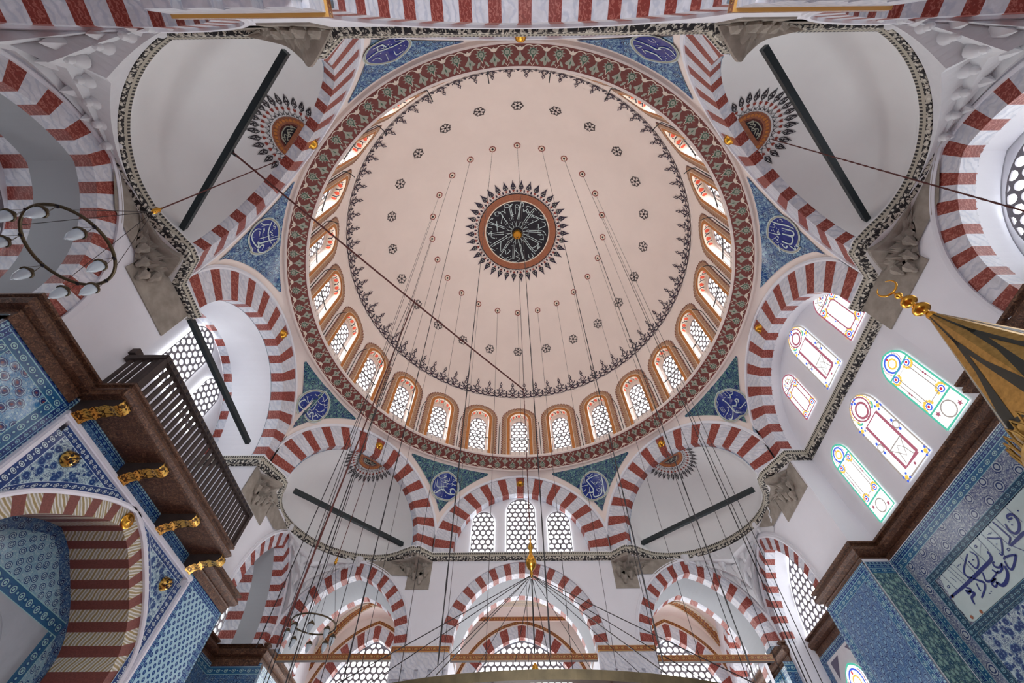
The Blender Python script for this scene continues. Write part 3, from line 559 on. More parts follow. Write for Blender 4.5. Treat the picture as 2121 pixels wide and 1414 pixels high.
# drum windows ------------------------------------------------------
def flatw(s, d, z): return (s, 7.42 + d, z)
w0 = window('x'); g, p, out = tracery(flatw, 0, .40, WZ0, 17.5, .46, .24, 'w', w0, d=.34, t=.03, hole=.36)
mb = MB(); o2 = ccw([(WW, WZ0)] + [wc(1 - i / 8) for i in range(17)] + [(-WW, WZ0)]); R_ = plate_hole(o2, ccw(out)); mb.grid([[flatw(x, .34, z) for x, z in r] for r in R_], closeu=True); mb.build('inner_frame', M['plaster'], w0)
p.build('pane', M['daydrum'], w0)
mb = MB()   # painted frame on the drum wall, bent to its curve
cyl = lambda u, v, o=.012: (sin(u / 7.42) * (7.42 - o), cos(u / 7.42) * (7.42 - o), v)
def band(o0, o1, mi, off, z0=15.42):
    P = lambda o: [(WW + o, z0)] + [(WW + o, z0 + (WZ1 - z0) * i / 6) for i in range(1, 6)] + [wc(1 - i / 12, o) for i in range(25)] + [(-WW - o, WZ1 - (WZ1 - z0) * i / 6) for i in range(1, 6)] + [(-WW - o, z0)]
    mb.grid([[cyl(x, z, off) for x, z in P(o0)], [cyl(x, z, off) for x, z in P(o1)]], mi)
    return P((o0 + o1) / 2)
band(.0, .14, 0, .014); band(.14, .16, 1, .018); band(.16, .32, 2, .012)
path = band(.33, .35, 3, .016)
L = [0]
for a, b in zip(path, path[1:]): L.append(L[-1] + hypot(b[0] - a[0], b[1] - a[1]))
def along(t):
    for i in range(len(L) - 1):
        if L[i] <= t <= L[i + 1]:
            f = (t - L[i]) / (L[i + 1] - L[i]); a, b = path[i], path[i + 1]; l = hypot(b[0] - a[0], b[1] - a[1])
            return (a[0] + (b[0] - a[0]) * f, a[1] + (b[1] - a[1]) * f), ((b[1] - a[1]) / l, -(b[0] - a[0]) / l)
    return path[-1], (0, 0)
ns = int(L[-1] / .145)
for i in range(ns):
    (x, z), nn = along((i + .5) * L[-1] / ns)
    disc(mb, x, z, .075, lambda u, v: cyl(u, v, .010), 3, n=10); disc(mb, x, z, .045, lambda u, v: cyl(u, v, .02), 2, n=8); disc(mb, x - nn[0] * .09, z - nn[1] * .09, .02, lambda u, v: cyl(u, v, .02), 3, n=6)
mb.build('painted_frame', [M['ochre'], M['cream'], M['tan'], M['ringred']], w0)
mb = MB()   # painted soffit inside the head of the opening: coral flowers and dark leaves
def sof(u, v):   # u along head -1..1, v into the reveal 0..1
    x, z = wc(u, -.008); return (sin(x / 7.42) * (7.42 + v * .33), cos(x / 7.42) * (7.42 + v * .33), z)
mb.grid([[sof(-1 + i / 8, v) for i in range(17)] for v in (.02, .98)], 0)
sof2 = lambda u, v: tuple(c * (1 if i < 2 else 1) - (.008 if i == 2 else 0) for i, c in enumerate(sof(u, v)))
for u in (-.78, -.42, 0, .42, .78):
    poly(mb, [(u - .1, .35), (u, .2), (u + .1, .4), (u + .07, .65), (u, .8), (u - .08, .62)], sof2, 1)
for u in (-.6, -.2, .2, .6):
    ribbon(mb, [(u - .12, .15), (u, .4), (u + .05, .8)], .05, sof2, 2); ribbon(mb, [(u, .4), (u + .12, .25)], .05, sof2, 2)
mb.build('painted_soffit', [M['cream'], M['coral'], M['navy']], w0)
NAMES = ['nearest the bottom edge of the picture, straight below the crown medallion']
def wl(k):
    if k == 0: return 'arched drum window straight below the dome medallion, at the bottom of the ring'
    if k == 12: return 'arched drum window at the very top of the ring, hidden behind the red band'
    side = 'right' if k < 12 else 'left'; j = k if k < 12 else 24 - k
    od = ['', 'first', 'second', 'third', 'fourth', 'fifth', 'sixth', 'seventh', 'eighth', 'ninth', 'tenth', 'eleventh'][j]
    return 'arched drum window, %s round on the %s side from the bottom one' % (od, side)
w0['label'] = wl(0); w0['group'] = 'arched windows round the dome drum'
for k in range(1, 24):
    WN[0] += 1; c = copy_tree(w0); c.name = 'window_%d' % WN[0]; c['label'] = wl(k); c.rotation_euler = (0, 0, -k * SEC)
# ring: lip, red flowered cove, white outer roll -----------------------------------
mb = MB(); n = 192
def ringband(prof, mi): mb.grid([[az(r, 2 * pi * k / n, z) for k in range(n)] for r, z in prof], mi, closeu=True)
ringband([(7.43, 15.40), (7.40, 15.42), (7.38, 15.40), (7.38, 15.33), (7.44, 15.30)], 1)
ringband([(7.44, 15.30), (7.93, 15.02)], 0)
ringband([(7.93, 15.02), (7.93, 14.985), (7.98, 14.97), (8.08, 15.02), (8.1, 15.1), (7.95, 15.15)], 1)
ring = mb.build('trim_1', [M['ringred'], M['plaster']]); tag(ring, 'dark red painted cove with a ring of pale flowers below the drum windows', 'moulding', kind='structure')
mb = MB(); Lc = hypot(.49, .28)
def cove(k):
    a0 = k * 2 * pi / 72
    return lambda u, v, o=.006: az(7.44 + (.49 * (v / Lc)) - o * .5, a0 + u / 7.7, 15.30 - .28 * (v / Lc) - o)
for k in range(72):
    f = cove(k + .5); g = lambda u, v, f=f: f(u, v, .012); h = lambda u, v, f=f: f(u, v, .018)
    poly(mb, [((.165 if j % 2 else .095) * cos(pi / 10 * j), .37 + (.15 if j % 2 else .09) * sin(pi / 10 * j)) for j in range(20)], f, 0)
    poly(mb, [(-.07, .33), (.07, .33), (0, .14)], f, 2); poly(mb, [(-.045, .31), (.045, .31), (0, .18)], g, 1)
    disc(mb, 0, .375, .085, g, 1); disc(mb, 0, .375, .062, h, 0); disc(mb, 0, .375, .018, lambda u, v, f=f: f(u, v, .024), 1, n=6)
    for s in (-1, 1):
        poly(mb, [(s * .05, .2), (s * .12, .17), (s * .17, .07), (s * .15, .04), (s * .08, .1)], f, 0)
        ribbon(mb, [(0, .02), (s * .06, .1)], .014, f, 2)
    for s in (-1, 1): ribbon(mb, [(0, .5), (s * .1, .535), (s * .2, .515), (s * .28, .44)], .022, f, 2, sm=2)
    f = cove(k)
    poly(mb, [(0, .42), (.03, .3), (.15, .17), (.09, .13), (.06, .17), (.035, .06), (0, .03), (-.035, .06), (-.06, .17), (-.09, .13), (-.15, .17), (-.03, .3)], f, 0)
    poly(mb, [(0, .26), (.022, .2), (0, .14), (-.022, .2)], lambda u, v, f=f: f(u, v, .012), 1)
    poly(mb, [(0, .52), (.05, .46), (.085, .5), (.08, .43), (.03, .4), (-.03, .4), (-.08, .43), (-.085, .5), (-.05, .46)], lambda u, v, f=f: f(u, v, .012), 2)
mb.build('painted_flowers', [M['sage'], M['green'], M['cream']], ring)
# railing on the ring: black handrail, thin bars, hooked posts
rail = empty('gallery_railing'); tag(rail, 'thin black circular railing standing on the ledge below the drum windows', 'railing')
MB().tube([az(7.50, 2 * pi * k / 144, 16.45) for k in range(144)], .022, 6, closed=True).build('handrail', M['wire'], rail, smooth=True)
b0 = MB().tube([(0, 7.41, 15.4), (0, 7.44, 16.3), (0, 7.5, 16.45)], .007, 4).build('bar', M['wire'], rail)
order = sorted(range(216), key=lambda k: abs((k / 216 * 360 + 180) % 360 - 180))
for k in order[1:100]:
    c = b0.copy(); COL.objects.link(c); c.parent = rail; c.rotation_euler = (0, 0, -k * 2 * pi / 216)
mb = MB()
for k in order[100:]:
    a = k * 2 * pi / 216; mb.tube([az(7.41, a, 15.4), az(7.44, a, 16.3), az(7.5, a, 16.45)], .007, 4)
tag(mb.build('bars', M['wire'], rail), kind='stuff')
h0 = MB().tube([(0, 7.40, 15.4), (0, 7.42, 16.9), (0, 7.36, 17.05), (.0, 7.2, 17.12), (0, 7.05, 17.08)], .016, 6).build('hooked_post', M['iron'], rail, smooth=True)
h0.rotation_euler = (0, 0, -SEC / 2)
for k in range(1, 24): c = h0.copy(); COL.objects.link(c); c.parent = rail; c.rotation_euler = (0, 0, -(k + .5) * SEC)
# ================================================================== MAIN ARCHES, PENDENTIVES, EXEDRAE
AR = {0: 'below the dome, over the three grille windows', 45: 'right of the bottom one, opening into a half dome', 90: 'on the right, over the three stained glass windows', 135: 'at upper right, round the half dome medallion',
      180: 'at the top edge of the dome, seen edge-on', 225: 'at upper left, round the half dome medallion', 270: 'on the left, over the deep white vault', 315: 'left of the bottom one, opening into a half dome'}
MCS = {a: crv({90: -.32, 270: .38}.get(a, 0), 2.66, 2.72, SP) for a in range(0, 360, 45)}; MC = MCS[0]
arches = {}
for a in range(0, 360, 45):
    dp = {0: .32, 180: .32, 90: .4, 270: .4}.get(a, .27)
    arches[a] = arch_ring('striped_arch', octf(a), MCS[a], .84, dp, 6, 'striped dome arch ' + AR[a], 'arch', 'eight arches carrying the dome', clampw=vert_s(a), boss=True)
    F = octf(a)
    for s in (0, 1):
        mb = MB(); mb.box((MCS[a].cx + (2.66 if s else -2.66), 0, SP - .08), (vert_s(a)[s], dp, SP), 0, fn=F); mb.build('impost', M['white'], arches[a])
def facept(psi, al):
    a1, a2 = int(round(psi - 22.5)) % 360, int(round(psi + 22.5)) % 360
    v = math.degrees(atan2(vert_s(a1)[1], A_of(a1))); fa, q = (a1, al + 22.5) if al + 22.5 < v else (a2, al - 22.5)
    A = A_of(fa); return A, A * math.tan(radians(q)), A / cos(radians(q)), fa
def pend_pt(psi, al, t=None, z=None, off=0):
    """point on the pendentive at azimuth psi+al (deg); t 0..1 from arch to ring, or at height z"""
    A, s, r0, fa = facept(psi, al); ze = MCS[fa].z(s, .84 + .13); ze = max(ze, 12.02)
    if ze > RZ - .05: ze = RZ - .05
    if z is not None: t = (z - ze) / (RZ - ze)
    t = max(-.05, min(1, t)); bow = .08 * 4 * t * (1 - t) * min(1, (RZ - ze) / 2)
    r = r0 + (RR + .1 - r0) * t + bow - off; q = radians(psi + al)
    return (r * sin(q), r * cos(q), ze + (RZ - ze) * t), ze
PN = {22.5: ('muhammad', 'bakr', 'below the dome, right of its bottom arch'), -22.5: ('umar', 'umar', 'below the dome, left of its bottom arch'), 67.5: ('muh', 'muh', 'at lower right of the dome, beside the stained glass arch'), -67.5: ('uthman', 'uthman', 'at lower left of the dome, beside the white vault'),
      112.5: ('allah', 'allah', 'at right of the dome, with thick upright letters'), -112.5: ('ali', 'ali', 'at left of the dome, with one long sweeping letter'), 157.5: ('h', 'husayn', 'at the top of the dome, right of the centre'), -157.5: ('h', 'hasan', 'at the top of the dome, left of the centre')}
for psi in PN:
    mb = MB(); AL = [-22.5 + 45 * i / 60 for i in range(61)]
    mb.grid([[pend_pt(psi, al, t)[0] for al in AL] for t in (0, .25, .5, .75, 1)])
    o = mb.build('pendentive', M['plaster'], smooth=True); tag(o, 'blue tiled pendentive ' + PN[psi][2], 'pendentive', 'eight tiled pendentives')
    mb = MB(); cols = []
    for al in [-20.6 + 41.2 * i / 80 for i in range(81)]:
        A_, s, _r, fa = facept(psi, al)
        z0 = max(MCS[fa].z(s, .84 + .32), 12.3); z1 = RZ - .14
        if z1 - z0 < .02: continue
        cols.append((al, z0, z1))
    rows = [[pend_pt(psi, al, z=z0 + (z1 - z0) * j / 8, off=.025)[0] for al, z0, z1 in cols] for j in range(9)]
    uvs = [[(radians(al) * 8.2, (z0 + (z1 - z0) * j / 8)) for al, z0, z1 in cols] for j in range(9)]
    mb.grid(rows, 0, uvs); mb.build('tile_field', M['t_pendg' if abs(psi) < 70 else 't_pend'], o, uv=True)
    key = PN[psi][1]; _, cc, strokes = DATA['R'][key]
    def rf(u, v, o=0): return pend_pt(psi, math.degrees((cc[0] + u) / 8.35), z=12.05 + (cc[1] + v) * .949, off=.04 + o)[0]
    mb = MB(); N = 40
    mb.grid([[rf(.5 * q * cos(2 * pi * k / N), .5 * q * sin(2 * pi * k / N), .006) for k in range(N)] for q in (.02, .4, .8, 1.08)], 0, closeu=True)
    mb.grid([[rf(q * cos(2 * pi * k / N), q * sin(2 * pi * k / N), .004) for k in range(N)] for q in (.53, .555)], 2, closeu=True)
    mb.grid([[rf(q * cos(2 * pi * k / N), q * sin(2 * pi * k / N), .008) for k in range(N)] for q in (.555, .60)], 1, closeu=True)
    mb.grid([[rf(q * cos(2 * pi * k / N), q * sin(2 * pi * k / N), .01) for k in range(N)] for q in (.60, .62)], 2, closeu=True)
    rd = mb.build('roundel', [M['royal'], M['sage'], M['script']], o, smooth=True)
    mb = MB()
    for i, s in enumerate(strokes): ribbon(mb, s, .048 if i < (5 if key == 'allah' else 3) else .026, lambda u, v: rf(u, v, .02), 0, sm=4, taper=.5)
    random.seed(int(psi * 10))
    for i in range(14):
        b = random.random() * 6.28; r = .5 * sqrt(random.random()); disc(mb, r * cos(b), r * sin(b), .016, lambda u, v: rf(u, v, .018), 0, n=6)
    mb.build('lettering', M['script'], rd)
EX = {45: 'at lower right', 135: 'at upper right', 225: 'at upper left', 315: 'at lower left'}
exob = {}
for a in EX:
    F = octf(a); D0, SX, SD, SH = .26, 2.62, 2.3, 2.7
    mb = MB(); NT_, NE = 40, 16
    mb.grid([[F(SX * cos(th) * cos(e), D0 + SD * sin(th) * cos(e), SP + SH * sin(e)) for th in [pi * i / NT_ for i in range(NT_ + 1)]] for e in [pi / 2 * j / NE for j in range(NE + 1)]])
    mb.grid([[F(SX * cos(th), D0 + SD * sin(th), z) for th in [pi * i / NT_ for i in range(NT_ + 1)]] for z in (SP - .3, SP)])
    o = mb.build('ceiling', M['plaster3'], smooth=True); tag(o, 'smooth white half dome %s with a painted sunburst medallion' % EX[a], 'half dome', 'four corner half domes', 'structure')
    def f(u, v, o_=.012, F=F):
        u *= .72; v *= .86
        q = max(0.0, 1 - (u / SX) ** 2 - (v / SD) ** 2); return F(u, D0 + v, SP + SH * sqrt(q) - o_)
    mb = MB(); N = 30; K = .92
    ang = [pi * k / N for k in range(N + 1)]
    mb.grid([[f(r * cos(b) * 1.08, r * sin(b) + .0) for b in ang] for r in (.02, .2, .4)], 0)
    mb.grid([[f(r * cos(b) * 1.08, r * sin(b), .02) for b in ang] for r in (.4, .46)], 3)
    mb.grid([[f(r * cos(b) * 1.08, r * sin(b), .016) for b in ang] for r in (.45, .66)], 1)
    mb.grid([[f(u, v, .022) for u in [-.7 + 1.4 * i / 12 for i in range(13)]] for v in (.0, .12)], 1)
    for k in range(16):
        b = pi * (k + .5) / 16; disc(mb, .56 * cos(b) * 1.08, .56 * sin(b), .05, lambda u, v: f(u, v, .026), 4, n=10)
    random.seed(5)
    for s in ([(-.3, .2), (-.2, .35), (0, .38), (.2, .34), (.32, .18)], [(-.25, .17), (-.1, .3), (.05, .2), (.1, .3), (.25, .2)], [(-.15, .15), (-.05, .25), (.0, .15), (.12, .2), (.2, .14)], [(-.34, .14), (-.3, .28), (-.18, .2)], [(.34, .14), (.28, .3), (.15, .24)]):
        ribbon(mb, s, .03, lambda u, v: f(u, v, .03), 5, sm=4)
    for k in range(17):
        b = pi * (k + .25) / 16.5
        def g(u, v, b=b): return f((v * cos(b) - u * sin(b)) * 1.05, v * sin(b) + u * cos(b), .02)
        lo = [(0, .98), (.07, 1.08), (.05, 1.18), (0, 1.32), (-.05, 1.18), (-.07, 1.08)]
        ribbon(mb, lo, .03, g, 0, closed=True); ribbon(mb, [(0, 1.02), (.03, 1.1), (-.02, 1.16), (0, 1.26)], .03, g, 0); ribbon(mb, [(-.05, 1.1), (.05, 1.12)], .025, g, 0)
        poly(mb, [(0, .84), (.045, .9), (.04, .96), (0, .94), (-.04, .96), (-.045, .9)], g, 2)
        ribbon(mb, [(-.12, .7), (-.04, .76), (0, .84), (.04, .76), (.12, .7)], .018, g, 0)
    med = mb.build('painted_medallion', [M['black'], M['brown'], M['brick'], M['darkred'], M['ochre'], M['sage']], o)
    exob[a] = o
# ================================================================== LOWER ARCADE
TH = .42
CF = {'c': crv(0, 2.33, 2.42, 8.1), 'l': crv(-6.05, 1.84, 2.40, 8.1), 'r': crv(6.05, 1.84, 2.40, 8.1)}
CL = {'f': crv(6.55, 1.40, 2.45, 8.1), 'b': crv(-6.0, 1.84, 2.40, 8.1)}
CR = {'f': crv(6.68, 1.42, 2.25, 8.1), 'b': crv(-6.0, 1.84, 2.40, 8.1)}
def barrel(mb, F, c, d0, d1, leg=0, mi=0, n=4):
    T = [-1 + 2 * i / 48 for i in range(49)]
    mb.grid([[F(*_sd(c(t), d0 + (d1 - d0) * j / n)) for t in T] for j in range(n + 1)], mi)
    if leg:
        for s in (-1, 1):
            x = c.cx + s * c.w; mb.grid([[F(x, d, c.z0) for d in (d0, d1)], [F(x, d, leg) for d in (d0, d1)]], mi)
def lowfn(arcs, base=8.1, th=TH):
    def f(s):
        z = base
        for c in arcs:
            if abs(s - c.cx) < c.w + th: z = max(z, c.z(s, th))
        return z
    return f
def side_wall(name, F, arcs, spans, label, ring_d, ends, mat='plaster2'):
    mb = MB(); lf = lowfn(arcs)
    for s0, s1 in spans: wall_strip(mb, F, s0, s1, lf, 11.12)
    for c, (da, db) in zip(arcs, ends): barrel(mb, F, c, da, db, leg=0)
    return mb
# front wall --------------------------------------------------------
mb = MB(); A3 = [CF['l'], CF['c'], CF['r']]
wall_strip(mb, FW, -8.3, 8.35, lowfn(A3), 11.12)
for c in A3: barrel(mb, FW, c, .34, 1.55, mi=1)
wall_strip(mb, FW, -2.7, 2.7, lambda s: 11.1, lambda s: MC.z(s) + .02, d=.28)          # tympanum under the dome arch
for s in (-1, 1):
    mb.box((s * 2.36 if s > 0 else -4.2, 0.02, 7.0), (4.2 if s > 0 else -2.36, 1.85, 8.1), 0, fn=lambda s_, d, z: FW(s_, d, z))
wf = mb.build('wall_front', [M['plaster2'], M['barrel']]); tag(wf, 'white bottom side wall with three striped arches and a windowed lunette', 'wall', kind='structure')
GA = 'striped arches of the side arcades'
arch_ring('striped_arch', FW, CF['c'], TH, .34, 7, 'wide striped arch at bottom centre with a grille window far behind it', 'arch', GA)
arch_ring('striped_arch', FW, CF['l'], TH, .34, 6, 'striped arch left of the bottom centre one, above the tiled corner', 'arch', GA)
arch_ring('striped_arch', FW, CF['r'], TH, .34, 6, 'striped arch right of the bottom centre one, below the right tie beam', 'arch', GA)
for k, K, tx in (('c', 6, 'bottom centre'), ('l', 5, 'bottom left'), ('r', 5, 'bottom right')):
    arch_ring('striped_arch_band', FW, CF[k], TH, .32, K, 'dark striped band inside the vault of the %s arcade arch' % tx, 'arch band', 'inner striped bands', d0=1.55, moulding=False, face=False)
# gallery behind the front arcade
GW = 4.17
GC = {'c': crv(0, 2.25, 2.6, 7.6), 'l': crv(-6.05, 1.75, 2.6, 7.6), 'r': crv(6.05, 1.75, 2.6, 7.6)}
mb = MB(); wall_strip(mb, FW, -8.6, 8.6, lowfn(list(GC.values()), 7.4, .45), 11.6, d=GW)
for s in (-1, 1):
    for x in (4.15,):
        mb.box((s * x - .35, 1.9, 0), (s * x + .35, 2.2, 11.0), 0, fn=FW)
# centre bay: coved ceiling; side bays: groin vaults
Y = [1.85 + (GW - 1.85) * j / 14 for j in range(15)]
mb.grid([[FW(x, y, 10.78 + .5 * sin(pi / 2 * min(1, (GW - y) / 1.1))) for x in [-3.9 + 7.8 * i / 20 for i in range(21)]] for y in Y])
for cx in (-6.1, 6.1):
    def gz(x, y): 
        a = 8.3 + 2.7 * sqrt(max(0, 1 - ((x - cx) / 2.3) ** 2)); b = 8.3 + 2.7 * sqrt(max(0, 1 - ((y - 3.0) / 1.25) ** 2)); return max(a, b)
    mb.grid([[FW(cx - 2.2 + 4.4 * i / 40, y, gz(cx - 2.2 + 4.4 * i / 40, y)) for i in range(41)] for y in [1.8 + 2.4 * j / 30 for j in range(31)]])
gal = mb.build('wall_gallery', M['plaster']); tag(gal, 'vaulted white gallery behind the bottom arcade, painted with red and gold bands', 'gallery', kind='structure')
mb = MB()
def uvrib(mb, pts, w, fn, mi=0):
    L = 0; rows = [[], []]; uv = [[], []]; N = len(pts)
    for i, p in enumerate(pts):
        a = pts[max(0, i - 1)]; b = pts[min(N - 1, i + 1)]; dx, dy = b[0] - a[0], b[1] - a[1]; l = hypot(dx, dy) or 1
        if i: L += hypot(p[0] - pts[i - 1][0], p[1] - pts[i - 1][1])
        for k, s in enumerate((1, -1)):
            rows[k].append(fn(p[0] - dy / l * w / 2 * s, p[1] + dx / l * w / 2 * s)); uv[k].append((L, k))
    mb.grid(rows, mi, uv)
ce = lambda x, y: FW(x, y, 10.78 + .5 * sin(pi / 2 * min(1, max(0, (GW - y)) / 1.1)) - .015)
for y in (GW - .12, GW - 1.25): uvrib(mb, [(-3.6 + 7.2 * i / 20, y) for i in range(21)], .13, ce, 0)
uvrib(mb, [(-2.6 + 5.2 * i / 20, GW - .68) for i in range(21)], .26, ce, 1)
for k, c in GC.items():
    T = [-.97 + 1.94 * i / 40 for i in range(41)]
    uvrib(mb, [c(t, .56) for t in T], .12, lambda s, z: FW(s, GW - .015, z), 0)
for cx in (-6.1, 6.1):
    def gz2(x, y): return gz(x, y) if False else max(8.3 + 2.7 * sqrt(max(0, 1 - ((x - cx) / 2.3) ** 2)), 8.3 + 2.7 * sqrt(max(0, 1 - ((y - 3.0) / 1.25) ** 2)))
    for sx in (-1, 1):
        for off in (-.13, .13):
            pts = [(cx + sx * (2.2 * t), 3.0 + 1.19 * t * 1.0) for t in [i / 16 for i in range(17)]]
            uvrib(mb, [(x + off, y - sx * off * 0) for x, y in pts], .11, lambda x, y: FW(x, y, gz2(x, y) - .03), 0)
            uvrib(mb, [(x + off * 2.3, y) for x, y in pts], .09, lambda x, y: FW(x, y, gz2(x, y) - .03), 1)
mb.build('painted_bands', [M['f_gold'], m_frieze('grey leaf band', (214, 200, 176), (120, 104, 84), (230, 220, 204), .1)], gal, uv=True)
GL = {'c': 'behind the bottom centre arch', 'l': 'behind the bottom left arch', 'r': 'behind the bottom right arch'}
for k, c in GC.items():
    arch_ring('striped_arch', FW, c, .45, .3, 5, 'striped window arch on the gallery wall ' + GL[k], 'arch', 'striped window arches of the gallery', d0=GW, moulding=False)
    w = window('large arched grille window full of round panes ' + GL[k], group='gallery grille windows')
    g, p, _ = tracery(FW, c.cx, c.w - .02, 5.4, 7.6, c(0)[1] - 7.6 - .02, .25, 'g', w, d=GW + .3, t=.04, hole=.385); p.build('pane', M['day2'], w); rebase(w)
# gallery end wall on the right with its side window, striped; painted branch on the left end
GE = fr(8.0, 0, 0, 1, 1, 0); ec = crv(10.95, 1.15, 2.5, 7.6)
mb = MB(); wall_strip(mb, GE, 9.2, 12.5, lowfn([ec], 5.5, .4), 11.6); mb.box((-8.55, 10.2, 4.5), (-8.4, 12.6, 11.6))
tag(mb.build('wall_gallery_end', M['plaster2']), 'white end walls of the bottom gallery', 'wall', kind='structure')
mb = MB()
fb = lambda u, v: (-8.38, 11.2 + u, v)
for j in range(12):
    z = 6.2 + j * .36
    for s in (-1, 1): ribbon(mb, [(0, z), (s * .1, z + .12), (s * .2, z + .16)], .05, fb); ribbon(mb, [(0, z + .16), (s * .08, z + .26)], .04, fb)
ribbon(mb, [(0, 6.0), (0, 10.4)], .04, fb)
o = mb.build('painted_branch', M['brick']); tag(o, 'tall red painted leafy branch on the left end wall of the bottom gallery', 'painting')
arch_ring('striped_arch', GE, ec, .4, .45, 6, 'narrow striped arch round the slanting grille window at the right end of the gallery', 'arch', 'striped window arches of the gallery', moulding=False)
mb = MB()
w = window('tall grille window seen at a slant at the right end of the bottom gallery')
g, p, _ = tracery(GE, 10.95, 1.13, 5.4, 7.6, 2.45, .25, 'g', w, d=.45, t=.04, hole=.385); p.build('pane', M['day2'], w); rebase(w)
# front tympanum windows, copied to the left recess and the back
def lunette(F, d, lab, gp, only=('tall middle', 'left', 'right')):
    out = []
    for cx, w_, z1, tx in ((0, .6, 13.3, 'tall middle'), (-1.55, .46, 12.8, 'left'), (1.55, .46, 12.8, 'right')):
        if tx not in only: continue
        w = window('%s arched grille window %s' % (tx, lab), group=gp)
        g, p, _ = tracery(F, cx, w_, 11.42, z1, w_ + .04, .235, 'g', w, d=d, t=.035, hole=.37); p.build('pane', M['day'], w); rebase(w); out.append(w)
    return out
lunette(FW, .22, 'in the lunette below the dome, above the cornice', 'lunette grille windows')
# back wall ---------------------------------------------------------
mb = MB()
wall_strip(mb, BW, -8.3, 8.35, lowfn(A3), 11.12)
for c in A3: barrel(mb, BW, c, .7, 2.2)
wall_strip(mb, BW, -2.7, 2.7, lambda s: 11.1, lambda s: MC.z(s) + .02, d=.28)
wall_strip(mb, BW, -10.6, 9.4, lambda s: 0, 11.2, d=2.9, n=4)
wb = mb.build('wall_back', M['plaster2']); tag(wb, 'white wall along the top edge of the picture, seen almost edge-on', 'wall', kind='structure')
for k, tx, K in (('c', 'overhead at the middle of the top edge', 7), ('l', 'overhead at the top left corner', 6), ('r', 'overhead at the top right corner', 6)):
    arch_ring('striped_arch', BW, CF[k], TH, .7, K, 'broad red and white striped arch soffit ' + tx, 'arch', 'striped arches along the top edge')
lunette(BW, .22, 'above the top edge cornice, unseen, added for light', 'unseen top edge lunette windows')  # front lunette windows repeated out of view for their light
# left wall ---------------------------------------------------------
mb = MB(); AL_ = [CL['b'], CL['f']]
wall_strip(mb, LW, -8.05, -2.28, lowfn(AL_), 11.12); wall_strip(mb, LW, 3.04, 8.33, lowfn(AL_), 11.12)
ML, MR_ = MCS[270], crv(.32, 2.66, 2.72, SP)
for s in (-2.28, 3.04): mb.grid([[LW(s, d, z) for d in (0, 2.05)] for z in (7.9, SP)])
for s0, s1 in ((-3.5, -2.28), (3.04, 3.5)): wall_strip(mb, LW, s0, s1, lambda q: 11.1, 11.34, n=2)
barrel(mb, LW, ML, .4, 1.75); mb.grid([[LW(s, d, 7.92) for s in (-2.28, 3.04)] for d in (0, 2.1)])
wall_strip(mb, LW, -2.3, 3.06, lambda s: 7.9, lambda s: max(SP, ML.z(s)) + .02, d=2.05)
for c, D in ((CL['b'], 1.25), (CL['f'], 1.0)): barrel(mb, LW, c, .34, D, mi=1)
for c, k in ((CL['b'], 0), (CL['f'], 1)):
    ss = c.w; D = (1.75, 1.55)[k]
    wall_strip(mb, LW, c.cx - 2.1, c.cx + 2.1, lambda s: 0, lambda s, c=c: max(8.1, c.z(s)) + .02, d=D, n=40)
    e = c.cx + (ss if k == 0 else -ss); mb.grid([[LW(e, d, z) for d in (0, D)] for z in (0, 8.1)])
mb.grid([[LW(8.36, d, z) for d in (0, 2.1)] for z in (0, 8.2)]); mb.grid([[LW(-8.06, d, z) for d in (0, 2.1)] for z in (0, 8.2)])
mb.grid([[LW(s, .03, z) for s in (-4.14, -2.3)] for z in (0, 8.0)]); mb.grid([[LW(s, .03, z) for s in (3.1, 5.14)] for z in (0, 8.0)]); mb.grid([[LW(s, .03, z) for s in (-2.35, 3.15)] for z in (7.42, 8.0)])
mb.grid([[LW(s, .03, z) for s in (2.9, 3.1)] for z in (0, 7.6)]); mb.grid([[LW(s, .03, z) for s in (-2.3, -2.1)] for z in (0, 7.6)])
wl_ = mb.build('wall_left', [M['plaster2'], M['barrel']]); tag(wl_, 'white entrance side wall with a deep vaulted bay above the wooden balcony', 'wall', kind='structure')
GB = 'striped arches of the corner bays'
arch_ring('striped_arch', LW, CL['b'], TH, .34, 6, 'striped arch at far left behind the round lamp holder', 'arch', GB)
arch_ring('striped_arch', LW, CL['f'], TH * .95, .34, 6, 'striped arch at lower left between the balcony and the corner', 'arch', GB)
arch_ring('striped_arch_band', LW, CL['b'], TH, .5, 5, 'inner striped band at far left beside the bright grille', 'arch band', 'inner striped bands', d0=1.25, moulding=False, face=False)
arch_ring('striped_arch_band', LW, CL['f'], TH, .56, 5, 'inner striped band at lower left beside the pale grille', 'arch band', 'inner striped bands', d0=1.0, moulding=False, face=False)
arch_ring('striped_arch_band', LW, ML, .5, .28, 6, 'small striped band at the far end of the deep white vault', 'arch band', 'inner striped bands', d0=1.75, moulding=False, face=False)
for s0 in (-1, 1):
    m2 = MB()
for k, tx in (('b', 'at the far left edge, above the round lamps'), ('f', 'at lower left, deep inside the corner bay')):
    w = window('arched grille window with big round panes ' + tx, group='corner bay grille windows')
    c = CL[k]; g, p, _ = tracery(LW, c.cx, 1.6 if k == 'b' else 1.33, 8.2, 8.6 if k == 'b' else 8.2, 1.6 if k == 'b' else 2.25, .26, 'g', w, d=1.68 if k == 'b' else 1.49, t=.04, hole=.385, mat=M['backlit_grille'] if k == 'b' else M['stonew']); p.build('pane', M['dim' if k == 'b' else 'frost'], w, uv=True); rebase(w)
lunette(LW, 1.96, 'at the end of the deep vault over the balcony', 'balcony vault windows', ('tall middle', 'right'))
